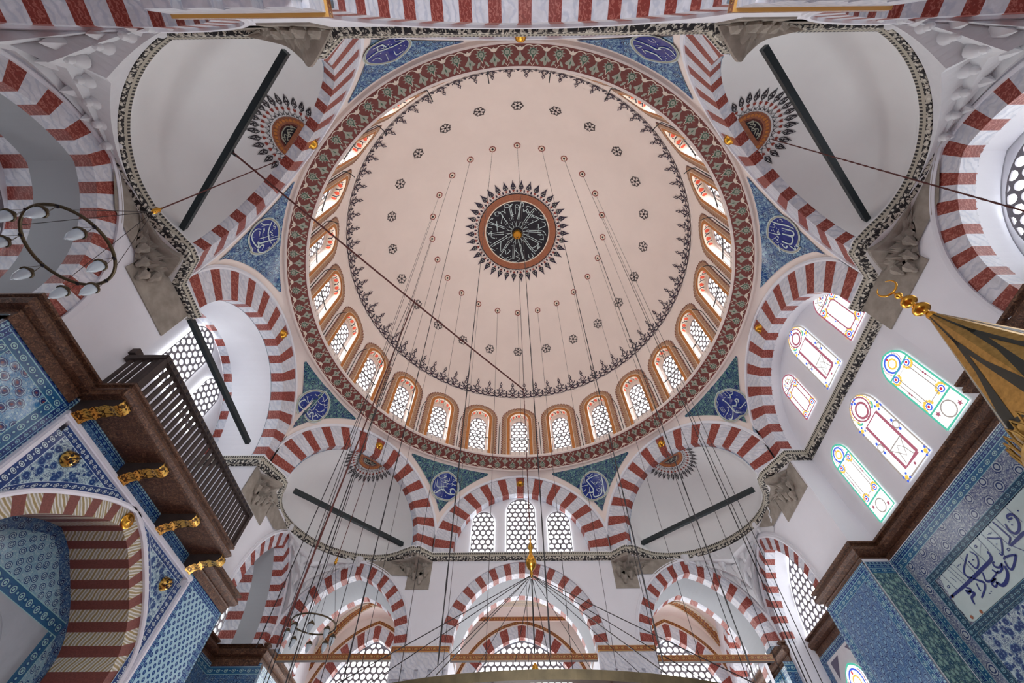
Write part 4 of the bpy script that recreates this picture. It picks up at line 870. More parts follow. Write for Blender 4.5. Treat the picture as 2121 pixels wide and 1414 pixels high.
# right wall --------------------------------------------------------
mb = MB(); AR_ = [CR['b'], CR['f']]
wall_strip(mb, RW, -8.05, -2.33, lowfn(AR_), 11.12); wall_strip(mb, RW, 2.97, 8.33, lowfn(AR_), 11.12)
wall_strip(mb, RW, -2.4, 3.0, lambda s: 0, 11.12, d=.65, n=4)
wall_strip(mb, RW, -2.38, 3.0, lambda s: 11.1, lambda s: max(SP, MR_.z(s)) + .03, d=.62)
barrel(mb, RW, MR_, .3, .64)
for s in (-2.33, 2.97): mb.grid([[RW(s, d, z) for d in (0, .66)] for z in (0, 11.35)])
RI = fr(9.0, 0, 0, 1, 1, 0)
for c in AR_:
    barrel(mb, RW, c, .34, .82)
    wall_strip(mb, RW, c.cx - c.w - .1, c.cx + c.w + .1, lambda s: 0, lambda s, c=c: max(8.1, c.z(s)) + .02, d=.84, n=40)
    for s in (-1, 1): mb.grid([[RW(c.cx + s * c.w, d, z) for d in (0, .86)] for z in (0, 8.12)])
for s0, s1 in ((2.97, 5.26), (-4.16, -2.33), (8.1, 8.4), (-8.05, -7.84)): mb.grid([[RW(s, 0.02, z) for s in (s0, s1)] for z in (0, 8.12)])
wr = mb.build('wall_right', M['plaster2']); tag(wr, 'cool white prayer side wall with stained glass windows above the tiles', 'wall', kind='structure')
arch_ring('striped_arch', RW, CR['b'], TH, .36, 6, 'striped arch at the right edge with a white reveal round a grille', 'arch', GB)
arch_ring('striped_arch', RW, CR['f'], TH * .85, .36, 6, 'striped arch at lower right round the large slanting grille window', 'arch', GB)
for k, tx, hw in (('b', 'at the right edge, in the white reveal of the striped arch', 1.45), ('f', 'at lower right, slanting beside the tiled pier', 1.36)):
    w = window('arched grille window ' + tx, group='corner bay grille windows')
    c = CR[k]; g, p, _ = tracery(RW, c.cx, hw, 8.2 if k == 'f' else 8.5, 8.3 if k == 'f' else 8.75, 1.95 if k == 'f' else 1.5, .25, 'g', w, d=.78, t=.04, hole=.385); p.build('pane', M['day'], w); rebase(w)
mb = MB(); mb.lathe([(2.2, 0), (2.2, .01)], 8)
# ------------------------------------------------------------------ cornice under dome arches
def ocx(a, s, d): p = octf(a)(s, d, 0); return (p[0], p[1])
def exarc(a, rev=False):
    pts = [(-2.79, -.03), (-2.6, .16)] + [(2.5 * cos(pi - pi * i / 28), .3 + 2.02 * sin(pi * i / 28)) for i in range(1, 28)] + [(2.6, .16), (2.79, -.03)]
    P = [ocx(a, *p) for p in pts]; return [(x, max(y, -7.96)) for x, y in P] if a in (135, 225) else P
yb = -7.95
path = [(-10.25, 2.92), (-8.2, 2.92)] + exarc(315) + [(-3.42, 8.24), (3.42, 8.24)] + exarc(45) + [(8.24, 2.86), (8.90, 2.86), (8.90, -2.25), (8.26, -2.25), (8.26, -3.1)] + exarc(135) + [(3.3, yb), (-3.3, yb)] + exarc(225) + [(-8.2, -3.1), (-8.2, -2.2), (-10.25, -2.2)]
mb = MB(); sweep(mb, path, [(.35, 10.97), (.13, 10.98)], mi=1); sweep(mb, path, [(.13, 10.98), (.0, 11.02), (-.03, 11.14), (-.05, 11.25)], mi=0); sweep(mb, path, [(-.05, 11.25), (-.05, 11.29), (.5, 11.31)], mi=1)
tag(mb.build('trim_2', [M['f_bw'], M['plaster3']], uv=True), 'narrow cornice painted black and white, running round the hall below the half domes', 'cornice', kind='structure')
# ------------------------------------------------------------------ muqarnas squinches under the half domes
def terrace(mb, top, bot, zt, rows, scal, nsc, mi=0, zb=None):
    """stepped corbelling from bottom outline to top outline, each tier cut into scallops"""
    N = len(top); R = []
    for r in range(rows + 1):
        f = r / rows
        for g in ((f, f), (min(1, f + 1 / rows), f + .25 / rows)) if r < rows else ((1, 1),):
            row = []
            for i, (p, q) in enumerate(zip(top, bot)):
                k = g[0]; u = i / (N - 1); sc = scal * abs(sin(pi * nsc * u + (pi / 2 if r % 2 else 0))) if 0 < k < 1 else 0
                k2 = max(0, min(1, k - sc)); z = q[2] + (zt - q[2]) * min(1, g[1])
                row.append((q[0] + (p[0] - q[0]) * k2, q[1] + (p[1] - q[1]) * k2, z))
            R.append(row)
    mb.grid(R, mi)
SQ = {315: ('lower left, above the corner where two striped arches meet', -1, 1), 45: ('lower right, above the corner where two striped arches meet', 1, 1), 135: ('upper right, below the black and white cornice', 1, -1), 225: ('upper left, with rows of hanging scallops', -1, -1)}
for a, (tx, sx, sy) in SQ.items():
    cF = CF['r'] if sx > 0 else CF['l']; cS = (CR if sx > 0 else CL)['f' if sy > 0 else 'b']; yw = 8.31 if sy > 0 else -8.03; xw = 8.33 if sx > 0 else -8.28
    N = 48; top = []; bot = []
    c0 = ocx(a, 0, 0)
    for i in range(N + 1):
        u = i / N; th = .16 * pi + u * .68 * pi
        # u=0 near the front/back wall, u=1 near the side wall
        s = 2.5 * cos(th) * (-1 if a in (45, 225) else 1); d = .3 + 2.02 * sin(th); t_ = ocx(a, s, d); top.append((t_[0], t_[1]))
        if u <= .5:
            x = sx * (5.7 + (8.28 - 5.7) * (u * 2) ** .8); z = cF.z(x, TH + .13); bot.append((x, yw, max(z, 8.75)))
        else:
            y = sy * (5.7 + (abs(yw) - 5.7) * ((1 - u) * 2) ** .8); z = cS.z(y, TH + .13); bot.append((xw, y, max(z, 8.75)))
    mb = MB(); terrace(mb, top, bot, 10.99, 3, .0, 9)
    lob = MB()
    for r, (rr, step) in enumerate(((.42, 5), (.68, 4))):      # hanging drops of the stalactite tiers
        for i in range(6 + r, N - 5, step):
            p, q = top[i], bot[i]; x, y = q[0] + (p[0] - q[0]) * rr, q[1] + (p[1] - q[1]) * rr
            z = q[2] + (10.99 - q[2]) * (rr - .12)
            lob.lathe([(.001, -.15), (.05, -.13), (.075, -.06), (.06, 0), (.10, .04), (.13, .1), (.14, .2)] if r else [(.001, -.2), (.10, .02), (.15, .2)], 12 if r else 5, (x, y, z))
    o = mb.build('muqarnas_squinch', M['stonew'], smooth=False); lob.build('hanging_lobes', M['stonew'], o, smooth=True, angle=35); tag(o, 'white stalactite carved squinch at ' + tx, 'squinch', 'four stalactite squinches'); rebase(o)
# stone corbels where the cornice juts out at the eight piers
def corner_fn(sx, sy, swap): 
    if swap: return lambda s, d, z: (sx * ((8.3 if sx < 0 else 8.35) - d), sy * s, z)
    return lambda s, d, z: (sx * s, sy * ((8.33 if sy > 0 else 8.05) - d), z)
CBT = {(-1, 1, 0): 'left of the bottom arches, under the cornice', (1, 1, 0): 'right of the bottom arches, under the cornice', (-1, 1, 1): 'at lower left, right of the balcony', (1, 1, 1): 'at lower right, left of the stained glass',
       (-1, -1, 1): 'at left, beside the hanging lamp chain', (1, -1, 1): 'at right, behind the gold crescent', (-1, -1, 0): 'at the top edge, left of the dome', (1, -1, 0): 'at the top edge, right of the dome'}
for (sx, sy, sw), tx in CBT.items():
    F = corner_fn(sx, sy, sw); mb = MB(); zb = 9.95 if not sw else 10.05
    s0, s1, arm = (3.36, 4.2, 5.0) if not sw else ((3.04, 4.7, 5.5) if sy > 0 else (2.32, 4.0, 5.1))
    mb.box((s0, -.01, zb), (s1, .03, 11.0), 0, fn=F)
    mb.grid([[F(4.1, .03, z) for z in (10.42, 11.0)], [F(5.35, .03, z) for z in (10.9, 11.0)]]) if False else mb.add([F(s1 - .02, .03, 10.44), F(arm, .03, 10.46), F(arm + .9, .03, 11.0), F(s1 - .02, .03, 11.0)], [(0, 1, 2, 3)])
    tp = [(3.38, .05), (3.6, .32), (3.86, .58), (3.98, .46), (4.2, .28), (4.5, .2), (4.9, .12)]
    tp = smoothpts(tp, 5); top = [F(p[0], p[1], 0)[:2] for p in tp]; bot = [F(3.55 + (4.6 - 3.55) * i / (len(tp) - 1), .03, 10.25 + .45 * abs(2 * i / (len(tp) - 1) - .8)) for i in range(len(tp))]
    terrace(mb, top, bot, 10.98, 4, .5, 4)
    for sx_, dz in ((3.72, 10.2), (3.95, 10.34), (3.55, 10.45), (4.2, 10.5)):
        c = F(sx_, .08, dz); mb.lathe([(.001, -.12), (.05, -.08), (.06, 0), (.11, .08), (.12, .16)], 6, c)
    o = mb.build('stone_corbel', M['stone'], smooth=False); tag(o, 'bare grey stone corbel with carved tiers ' + tx, 'corbel', 'grey stone corbels'); rebase(o)
# ------------------------------------------------------------------ iron tie beams
TB = [((-7.97, -4.3, 11.62), (-4.55, -7.72, 11.62), 'dark green tie beam crossing the upper left half dome', 225), ((8.05, -4.3, 11.62), (4.6, -7.7, 11.62), 'dark green tie beam crossing the upper right half dome', 135),
      ((-7.95, 5.0, 11.62), (-4.43, 8.4, 11.62), 'dark green tie beam across the lower left half dome', 315), ((8.1, 5.1, 11.62), (4.45, 8.45, 11.62), 'dark green tie beam across the lower right half dome', 45), ((-8.77, -2.66, 11.62), (-8.77, 2.66, 11.62), 'dark tie beam across the deep vault over the balcony', 0)]
for p, q, lab, _ in TB:
    p = Vector(p); q = Vector(q); d = (q - p).normalized(); nx = Vector((-d.y, d.x, 0)) * .06; up = Vector((0, 0, .075)); mb = MB()
    mb.add([p - nx - up, p + nx - up, p + nx + up, p - nx + up, q - nx - up, q + nx - up, q + nx + up, q - nx + up], [(0, 1, 2, 3), (7, 6, 5, 4), (0, 4, 5, 1), (1, 5, 6, 2), (2, 6, 7, 3), (3, 7, 4, 0)])
    o = mb.build('tie_beam', M['iron']); tag(o, lab, 'tie beam', 'iron tie beams'); rebase(o)
mb = MB(); mb.tube([(-6.14, -5.98, 11.55), (-6.12, -5.95, 11.44), (-6.05, -5.9, 11.42)], .02, 6); o = mb.build('iron_hook', M['iron']); tag(o, 'small iron hook under the upper left tie beam', 'hook')
PB = [(-2.4, 2.38, 'painted wooden tie beam across the bottom centre arch', 7.92), (-8.0, -4.18, 'painted wooden tie beam across the bottom left arch', 7.95), (4.18, 7.95, 'painted wooden tie beam across the bottom right arch', 7.86)]
for x0, x1, lab, z in PB:
    mb = MB(); y0, y1, zz = 8.52, 8.68, z
    mb.grid([[(x0, y0, zz - .09), (x1, y0, zz - .09)], [(x0, y0, zz + .09), (x1, y0, zz + .09)]], 0, [[(0, 0), (x1 - x0, 0)], [(0, 1), (x1 - x0, 1)]])
    mb.grid([[(x0, y0, zz - .09), (x1, y0, zz - .09)], [(x0, y1, zz - .09), (x1, y1, zz - .09)]], 1); mb.grid([[(x0, y1, zz - .09), (x1, y1, zz - .09)], [(x0, y1, zz + .09), (x1, y1, zz + .09)], [(x0, y0, zz + .09), (x1, y0, zz + .09)]], 1)
    o = mb.build('painted_tie_beam', [m_frieze('red gold beam paint', (150, 92, 52), (92, 44, 30), (206, 160, 90), .2), M['wood']], uv=True); tag(o, lab, 'tie beam', 'painted wooden tie beams'); rebase(o)
# pier caps with painted wooden band
for s, tx in ((-1, 'left'), (1, 'right')):
    r = empty('arcade_pier', (s * 3.3, 9.2, 0)); tag(r, 'grey marble arcade pier with a painted wooden band, %s of the bottom centre arch' % tx, 'pier', 'arcade piers')
    mb = MB(); a, b = sorted((s * 2.4 - s * 3.3, s * 4.2 - s * 3.3))
    mb.box((a + .14, -.75, 0), (b - .14, .85, 7.1)); mb.box((a + .06, -.85, 7.1), (b - .06, .9, 7.5)); mb.box((a, -.92, 7.5), (b, .95, 7.97))
    for q in range(4): mb.box((a + .08 + q * .42, -.93, 7.25), (a + .38 + q * .42, -.84, 7.5))
    mb.build('capital', M['white'], r)
    mb = MB(); pth = [(a - .03, .95), (a - .03, -.96), (b + .03, -.96), (b + .03, .95)]; sweep(mb, pth, [(0.1, 7.96), (0, 7.97), (0, 8.12), (.12, 8.13)], uv0=0)
    for k, u in enumerate(mb.uv): mb.uv[k] = (u[0], 0 if u[1] < .5 else 1)
    mb.build('painted_band', bpy.data.materials['red gold beam paint'], r, uv=True)
    mb = MB()
    for q in (-.9, 0, .9): pass
    mb.box((-.17, -.975 + .11, 8.13), (.17, -.9 + .06, 8.42)); mb.build('red_block', M['red'], r)
    q = copy_tree(r); q.location = (s * 3.3, -8.92, 0); q.rotation_euler = (0, 0, pi); q['label'] = 'grey marble pier overhead at the top edge, %s of the dome' % tx
# ================================================================== BROWN CARVED CORNICE
BP_ = [(.16, 7.62), (.13, 7.80), (.10, 7.82), (.13, 7.86), (.02, 7.90), (-.03, 7.97), (0.0, 8.05), (.07, 8.09), (.04, 8.12), (-.02, 8.14), (-.02, 8.19), (.3, 8.2)]
def bcorn(path, name, label):
    mb = MB(); sweep(mb, path, BP_); o = mb.build(name, M['carved']); return tag(o, label, 'cornice', kind='structure')
bcorn([(-9.9, -8.0), (-9.9, -4.3), (-8.1, -4.3), (-8.1, -2.40)], 'trim_3', 'carved brown cornice over the tiled pier at left')
bcorn([(-8.1, 2.9), (-8.1, 5.28), (-9.68, 5.28), (-9.68, 8.12), (-8.15, 8.12), (-8.15, 11.5)], 'trim_4', 'carved brown cornice stepping round the lower left corner bay')
bcorn([(8.18, 11.2), (8.18, 8.15), (9.0, 8.15), (9.0, 5.38), (8.22, 5.38), (8.22, 2.84), (8.86, 2.84), (8.86, -2.2), (8.25, -2.2), (8.25, -4.3), (9.0, -4.3), (9.0, -8.0)], 'trim_5', 'carved brown cornice along the top of the blue tiles at right')
# ================================================================== BALCONY
bal = empty('wooden_balcony'); tag(bal, 'dark wooden balcony with slatted rail and gilded brackets at left', 'balcony')
y0, y1 = -2.42, 2.86
mb = MB(); mb.box((-8.28, y0, 7.84), (-7.5, y1, 7.95)); 
mb.build('platform', M['carved'], bal)
mb = MB(); sweep(mb, [(-8.28, y0 + .0), (-7.42, y0), (-7.42, y1), (-8.28, y1)], [(.12, 7.84), (.02, 7.86), (-.04, 7.93), (-.01, 8.0), (.05, 8.04), (.03, 8.08), (-.02, 8.1), (-.02, 8.15), (.1, 8.18), (.3, 8.18)], side=1); mb.build('edge_moulding', M['carved'], bal)
sl = MB().box((-.015, -.05, 0), (.015, .05, .82)).build('slat', M['wood'], bal); sl.location = (-7.47, y0 + .14, 8.18)
NSL = 31
for k in range(1, NSL):
    c = sl.copy(); COL.objects.link(c); c.parent = bal; c.location = (-7.47, y0 + .14 + (y1 - y0 - .28) * k / (NSL - 1), 8.18)
for k in range(4):
    c = sl.copy(); COL.objects.link(c); c.parent = bal; c.location = (-7.62 - k * .17, y0 + .04, 8.18); c.rotation_euler = (0, 0, pi / 2)
mb = MB(); mb.box((-7.52, y0, 8.98), (-7.40, y1, 9.1)); mb.box((-8.28, y0 - .02, 8.98), (-7.42, y0 + .09, 9.1)); mb.box((-8.3, y0 - .05, 9.14), (-8.14, y0 + .1, 9.3)); mb.build('top_rail', M['wood'], bal)
mb = MB(); mb.box((-7.53, y0, 8.17), (-7.41, y0 + .1, 9.02)); mb.build('corner_post', M['wood'], bal); mb = MB(); mb.box((-7.53, y1 - .1, 8.17), (-7.41, y1, 9.02)); mb.build('corner_post', M['wood'], bal)
sd_ = MB().box((-.068, -.03, 0), (.068, .03, .06)).build('slat_end', M['black'], bal); sd_.location = (-7.46, y0 + .14, 9.0)
for k in range(1, NSL):
    c = sd_.copy(); COL.objects.link(c); c.parent = bal; c.location = (-7.46, y0 + .14 + (y1 - y0 - .28) * k / (NSL - 1), 9.0)
# gilded S-brackets
def bracket():
    mb = MB(); prof = [(0, 7.50), (.06, 7.44), (.13, 7.47), (.2, 7.56), (.28, 7.60), (.36, 7.59), (.38, 7.65), (.42, 7.66), (.5, 7.66), (.6, 7.70), (.68, 7.68), (.76, 7.66), (.82, 7.70), (.84, 7.78), (.82, 7.85)]
    mb.grid([[(x, s, z) for x, z in prof] for s in (-.13, .13)], 0)
    return mb
MG = NT('gilded painted wood'); v = MG.coord('Object', (1, 1, 1)); nn = MG.noise(v, 9, 3, .5, 2); cc = MG.ramp(nn, [(.3, lin((60, 36, 26))), (.45, lin((96, 70, 34))), (.5, lin((222, 176, 84))), (.75, lin((236, 190, 96)))])
M['giltp'] = MG.bsdf(cc, .3, .75, .5)
for k, y in enumerate((-2.15, -.47, 1.2, 2.78)):
    b = bracket().build('bracket', M['giltp'], bal, smooth=True); b.location = (-8.3, y, 0)
    mb = MB()
    prof = [(0, 7.50), (.06, 7.44), (.13, 7.47), (.2, 7.56), (.28, 7.60), (.36, 7.59), (.38, 7.65), (.5, 7.66), (.6, 7.70), (.76, 7.66), (.82, 7.70), (.84, 7.78), (.82, 7.85), (0, 7.85)]
    for s in (-.13, .13): mb.add([(x, s, z) for x, z in prof] + [(.2, s, 7.75)], [(i, (i + 1) % len(prof), len(prof)) for i in range(len(prof))])
    mb.build('bracket_side', M['wood'], b)
# ================================================================== TILE PANELS
def tp(mb, F, s0, s1, z0, z1, mi=0, d=0, fr_=None):
    if fr_ == 'h': uv = [(s0, 0), (s1, 0), (s1, 1), (s0, 1)]
    elif fr_ == 'v': uv = [(z0, 0), (z0, 1), (z1, 1), (z1, 0)]
    else: uv = [(s0, z0), (s1, z0), (s1, z1), (s0, z1)]
    mb.add([F(s0, d, z0), F(s1, d, z0), F(s1, d, z1), F(s0, d, z1)], [(0, 1, 2, 3)], mi, uv)
def framed(name, label, F, s0, s1, z0, z1, field, layers, d=-.02, group=None, parent=None, top_only=False):
    """tile field with running borders: layers = [(material, width)] from the outside in"""
    mats = [field] + [l[0] for l in layers]; mb = MB(); a0, a1, b0, b1 = s0, s1, z0, z1
    for i, (m, w) in enumerate(layers):
        tp(mb, F, a0, a1, b1 - w, b1, i + 1, d, 'h')
        if not top_only:
            tp(mb, F, a0, a0 + w, b0, b1 - w, i + 1, d, 'v'); tp(mb, F, a1 - w, a1, b0, b1 - w, i + 1, d, 'v'); a0 += w; a1 -= w
        b1 -= w
    tp(mb, F, a0, a1, b0, b1, 0, d)
    mb.add([F(s0, d, z1), F(s1, d, z1), F(s1, 0.01, z1), F(s0, .01, z1)], [(0, 1, 2, 3)], 1)
    o = mb.build(name, mats, parent, uv=True)
    if label: tag(o, label, 'tile panel', group)
    return o
FT, FB, FE, FD = M['f_fringe'], M['f_blue'], M['f_teal'], M['f_dark']
framed('tile_panel', 'glossy turquoise and navy flower tile panel at the left edge below the brown cornice', LW, -4.12, -2.24, 3, 7.80, M['t_rich'], [(FT, .10), (FB, .12), (FE, .2)])
mbx = framed('tile_panel', 'thin blue tile strip between the balcony brackets and the white portal frame', LW, -2.24, 3.12, 7.53, 7.86, M['t_blue'], [(FT, .08), (FB, .1)], top_only=True)
framed('tile_panel', 'tile panel of blue ovals on white, right of the white portal frame', LW, 3.12, 5.10, 2, 7.72, M['t_latt'], [(FT, .07), (FB, .1), (M['f_blue'], .1)])
JL = fr(-8.3, 5.17, -1, 0, 0, 1)
framed('tile_panel', 'dim blue tiled side of the pier at lower left', JL, 0.0, 1.52, 2, 7.7, M['t_blue'], [(FT, .08), (FB, .12)], top_only=True)
framed('tile_panel', 'blue tiles deep in the lower left corner bay below the brown cornice', fr(-9.81, 0, 0, 1, -1, 0), 5.2, 8.3, 3, 7.7, M['t_blue'], [(FT, .1), (FE, .2)], top_only=True)
framed('tile_panel', 'blue tiled end of the lower left corner bay beside the arcade', fr(0, 8.30, 1, 0, 0, 1), -9.8, -8.2, 3, 7.7, M['t_blue'], [(FT, .1), (FE, .2)], top_only=True)
framed('tile_panel', 'turquoise tiled side of the pier at the far left edge', fr(-8.3, -4.18, -1, 0, 0, -1), 0.0, 1.7, 3, 7.7, M['t_rich'], [(FT, .1), (FE, .2)], top_only=True)
# portal ------------------------------------------------------------
por = empty('portal_surround'); tag(por, 'white framed portal with a brown and gold striped arch, under the balcony', 'portal')
yc, zt_ = .42, 7.40
EXT = [(0, 0), (.35, -.10), (.7, -.24), (1.17, -.5), (1.7, -.84), (2.1, -1.18), (2.42, -1.6), (2.52, -2.1), (2.46, -3.2)]
INT = [(0, -.34), (.5, -.50), (1.12, -.86), (1.6, -1.18), (2.0, -1.6), (2.16, -2.1), (2.1, -3.2)]
EX2 = smoothpts(EXT, 8); IN2 = smoothpts(INT, 8)
def arcl(P):
    L = [0]
    for a, b in zip(P, P[1:]): L.append(L[-1] + hypot(b[0] - a[0], b[1] - a[1]))
    def f(t):
        t = max(0, min(1, t)) * L[-1]
        for i in range(len(L) - 1):
            if t <= L[i + 1]: k = (t - L[i]) / (L[i + 1] - L[i]); return (P[i][0] + (P[i + 1][0] - P[i][0]) * k, P[i][1] + (P[i + 1][1] - P[i][1]) * k)
        return P[-1]
    return f
fe, fi = arcl(EX2), arcl(IN2)
def exz(s):
    x = abs(s - yc)
    for a, b in zip(EX2, EX2[1:]):
        if a[0] <= x <= b[0]: return zt_ + a[1] + (b[1] - a[1]) * (x - a[0]) / max(1e-6, b[0] - a[0])
    return zt_ - 3.2
def P3(s, q, d): return LW(yc + s * q[0], d, zt_ + q[1])
mb = MB(); K = 10
for s in (-1, 1):
    edges = [(-.5, .5)]; k = 0; t = 0
    for i in range(K):
        for mi, (a, b) in ((0, (i - .22, i + .22)), (1, (i + .22, i + .78))):
            a = max(0, a / (K - .5)); b = min(1, b / (K - .5))
            if b <= a: continue
            T = [a + (b - a) * j / 3 for j in range(4)]
            mb.grid([[P3(s, fi(t), -.03) for t in T], [P3(s, fe(t), -.03) for t in T]], mi, [[(t * 5, 0) for t in T], [(t * 5, .4) for t in T]])
            mb.grid([[P3(s, fi(t), -.03) for t in T], [P3(s, fi(t), 1.2) for t in T]], mi, [[(0, t * 5) for t in T], [(1.2, t * 5) for t in T]])
mb.build('striped_arch', [M['porph'], M['zig']], por, uv=True)
mb = MB()   # white mouldings: square frame and arch line
for a, b in (((-2.30, 7.41), (3.14, 7.53)), ((-2.30, 2.5), (-2.18, 7.41)), ((3.02, 2.5), (3.14, 7.41))): mb.box((a[0], -.10, a[1]), (b[0], .02, b[1]), 0, fn=LW); mb.box((a[0] + (.03 if b[0] - a[0] < 1 else 0), -.13, a[1] + .03), (b[0] - (.03 if b[0] - a[0] < 1 else 0), -.09, b[1] - .03), 0, fn=LW)
for s in (-1, 1):
    T = [i / 60 for i in range(61)]
    def off(t, o): 
        a = fe(max(0, t - .01)); b = fe(min(1, t + .01)); l = hypot(b[0] - a[0], b[1] - a[1]); q = fe(t); return (q[0] - (b[1] - a[1]) / l * o, q[1] + (b[0] - a[0]) / l * o)
    mb.grid([[P3(s, off(t, o), d) for t in T] for o, d in ((-.01, -.03), (-.01, -.08), (.03, -.1), (.07, -.1), (.08, -.03))])
mb.build('white_frame', M['whitep'], por)
for s, tx in ((-1, 'left'), (1, 'right')):
    mb = MB(); S = [yc + s * x for x in [.12 + (2.48 - .12) * i / 60 for i in range(61)]]; e = yc + s * 2.6 if s > 0 else yc - 2.6
    T = lambda z0f, z1f, mi, fr_=None: mb.grid([[LW(y, -.035, z0f(y)) for y in S], [LW(y, -.035, z1f(y)) for y in S]], mi, [[(abs(y), 0) if fr_ else (y, z0f(y)) for y in S], [(abs(y), 1) if fr_ else (y, z1f(y)) for y in S]])
    T(lambda y: exz(y) + .07, lambda y: min(7.41, exz(y) + .24), 1, 1); T(lambda y: min(7.25, exz(y) + .24), lambda y: 7.25, 0); T(lambda y: max(7.25, min(7.41, exz(y) + .24)), lambda y: 7.41, 1, 1)
    a, b = sorted((yc + s * 2.36, yc + s * 2.6)); tp(mb, LW, a, b, 2.6, 7.25, 1, -.04, 'v')
    sp = mb.build('spandrel_tiles', [M['t_white'], M['f_white']], por, uv=True)
    b = MB(); by, bz = ((-1.57, 7.06) if s < 0 else (2.44, 7.0)); b.lathe([(.001, .16), (.06, .145), (.11, .1), (.14, .04), (.15, 0)], 20)
    bo = b.build('pierced_boss', M['giltp'], por, smooth=True); bo.rotation_euler = (0, pi / 2, 0); bo.location = (-8.25, by, bz)
    h = MB()
    for q in range(9): 
        an = 2 * pi * q / 8; rr = .085 if q < 8 else 0; zz = .135 if q < 8 else .163; h.lathe([(.001, zz + .008), (.025, zz), (.027, zz - .02)], 6, (rr * cos(an), rr * sin(an), 0))
    ho = h.build('boss_holes', M['black'], bo)
dk = MB(); dk.lathe([(.001, .05), (.02, .045), (.03, .02), (.12, .012), (.15, .006), (.16, -.01)], 28); o = dk.build('gold_disc', M['gold'], por, smooth=True); o.rotation_euler = (0, pi / 2, 0); o.location = (-8.24, yc, 7.2)
BK = fr(-9.5, 0, 0, 1, -1, 0)
mb = MB(); S = [yc - 2.2 + 4.4 * i / 60 for i in range(61)]
def inz(y, o=0):
    x = abs(y - yc) + o
    for a, b in zip(IN2, IN2[1:]):
        if a[0] <= x <= b[0]: return zt_ + a[1] + (b[1] - a[1]) * (x - a[0]) / max(1e-6, b[0] - a[0])
    return 4.2
mb.grid([[BK(y, 0, 3) for y in S], [BK(y, 0, max(3, inz(y))) for y in S]], 1, [[(y, 3) for y in S], [(y, inz(y)) for y in S]])
mb.grid([[BK(y, -.01, 3) for y in S], [BK(y, -.01, max(3, inz(y, .16) - .16)) for y in S]], 0, [[(y, 3) for y in S], [(y, inz(y)) for y in S]])
mb.build('recess_tiles', [M['t_lace'], M['t_blue']], por, uv=True)
mb = MB(); tp(mb, BK, -1.3, 2.14, 5.78, 6.04, 0, -.02, 'h'); tp(mb, BK, 1.88, 2.14, 3, 5.78, 0, -.02, 'v'); mb.build('border_tiles', M['f_teal'], por, uv=True)
mb = MB()
for k, (o_, d_) in enumerate(((0, .03), (.05, .06), (.10, .04), (.16, .07), (.2, .05))):
    mb.box((-1.1 + o_, -d_, 3), (1.88 - o_, 0, 5.78 - o_), 0, fn=BK)
for r in (1.0, 1.1):
    mb.tube([BK(.35 + r * cos(q), -.06, 4.4 + r * 1.1 * sin(q)) for q in [pi * i / 24 for i in range(25)]], .02, 5)
mb.build('marble_panel', m_plain('pale grey marble panel', (158, 166, 174), .45, 0, .12, 2), por)
# right-hand tiles ---------------------------------------------------
ri = framed('tile_panel', 'wide palmette tile wall framing the long white inscription panel at right', RI, -2.32, 2.96, 3, 7.72, M['t_palm'], [(FT, .07), (FB, .09), (FE, .16)], d=-.01)
ins = empty('inscription_panel', (8.97, .3, 5.8)); tag(ins, 'long white tile panel with large cobalt Arabic writing at right', 'inscription')
IF = lambda s, z, o=0: (-.005 - o, s - .3, z - 5.8)
mb = MB(); ol = [(2.14, 5.98), (2.05, 5.93), (-1.9, 5.93), (-1.9, 6.80), (1.95, 6.80), (2.02, 6.76), (2.04, 6.68), (2.10, 6.62), (2.08, 6.54), (2.14, 6.46), (2.12, 6.36), (2.16, 6.26), (2.13, 6.14), (2.15, 6.05)]
TL = fr(8.965, 0, 0, 1, 1, 0)
poly(mb, ol, lambda u, v: IF(u, v, .0), 0); mb.build('white_field', m_plain('pale celadon glaze', (184, 206, 206), .15, 0, .05, 3, .5), ins)
mb = MB()
for w, s in DATA['P']: ribbon(mb, s, w * .95, lambda u, v: IF(u, v, .006), 0, sm=4 if len(s) > 2 else 0, taper=.35 if len(s) > 2 else .6)
mb.build('lettering', m_plain('cobalt script glaze', (22, 44, 118), .2, 0, .05, 3, .5), ins)
mb = MB()
for u, v in ((2.06, 6.43), (2.02, 6.0), (1.74, 5.97)): disc(mb, u, v, .035, lambda a, b: IF(a, b, .006), 0)
mb.build('brown_dots', M['brown'], ins)
mb = MB()
tp(mb, TL, -2.0, 2.36, 6.82, 6.96, 0, 0, 'h'); tp(mb, TL, -2.0, 2.36, 5.78, 5.92, 0, 0, 'h'); tp(mb, TL, 2.18, 2.36, 3, 5.78, 0, 0, 'v'); tp(mb, TL, 2.18, 2.36, 5.92, 6.82, 0, 0, 'v')
o = mb.build('border_tiles', FD, uv=True); tag(o, 'dark teal leaf border round the white inscription panel', 'tile border')
framed('tile_panel', 'tile panel of large white ground serrated flowers below the inscription panel', fr(8.97, 0, 0, 1, 1, 0), -2, 2.17, 3, 5.77, M['t_white'], [(FD, .05)], d=0, top_only=True)
JR = fr(8.35, 2.96, 1, 0, 0, 1)
framed('tile_panel', 'narrow green leaf tile column in the corner at right', JR, 0.02, .62, 2, 7.72, M['t_leaf'], [(FT, .07), (FB, .09), (FE, .12)], d=-.0, top_only=True)
framed('tile_panel', 'blue arcade pattern tile panel on the pier at lower right', fr(8.33, 0, 0, 1, 1, 0), 2.95, 5.24, 2, 7.72, M['t_arch'], [(FT, .07), (FB, .09), (FE, .14)])
framed('tile_panel', 'blue tiled pier face behind the gold spire', fr(8.34, 0, 0, 1, 1, 0), -4.14, -2.34, 2, 7.66, M['t_rich'], [(FT, .07), (FB, .09), (FE, .14)])
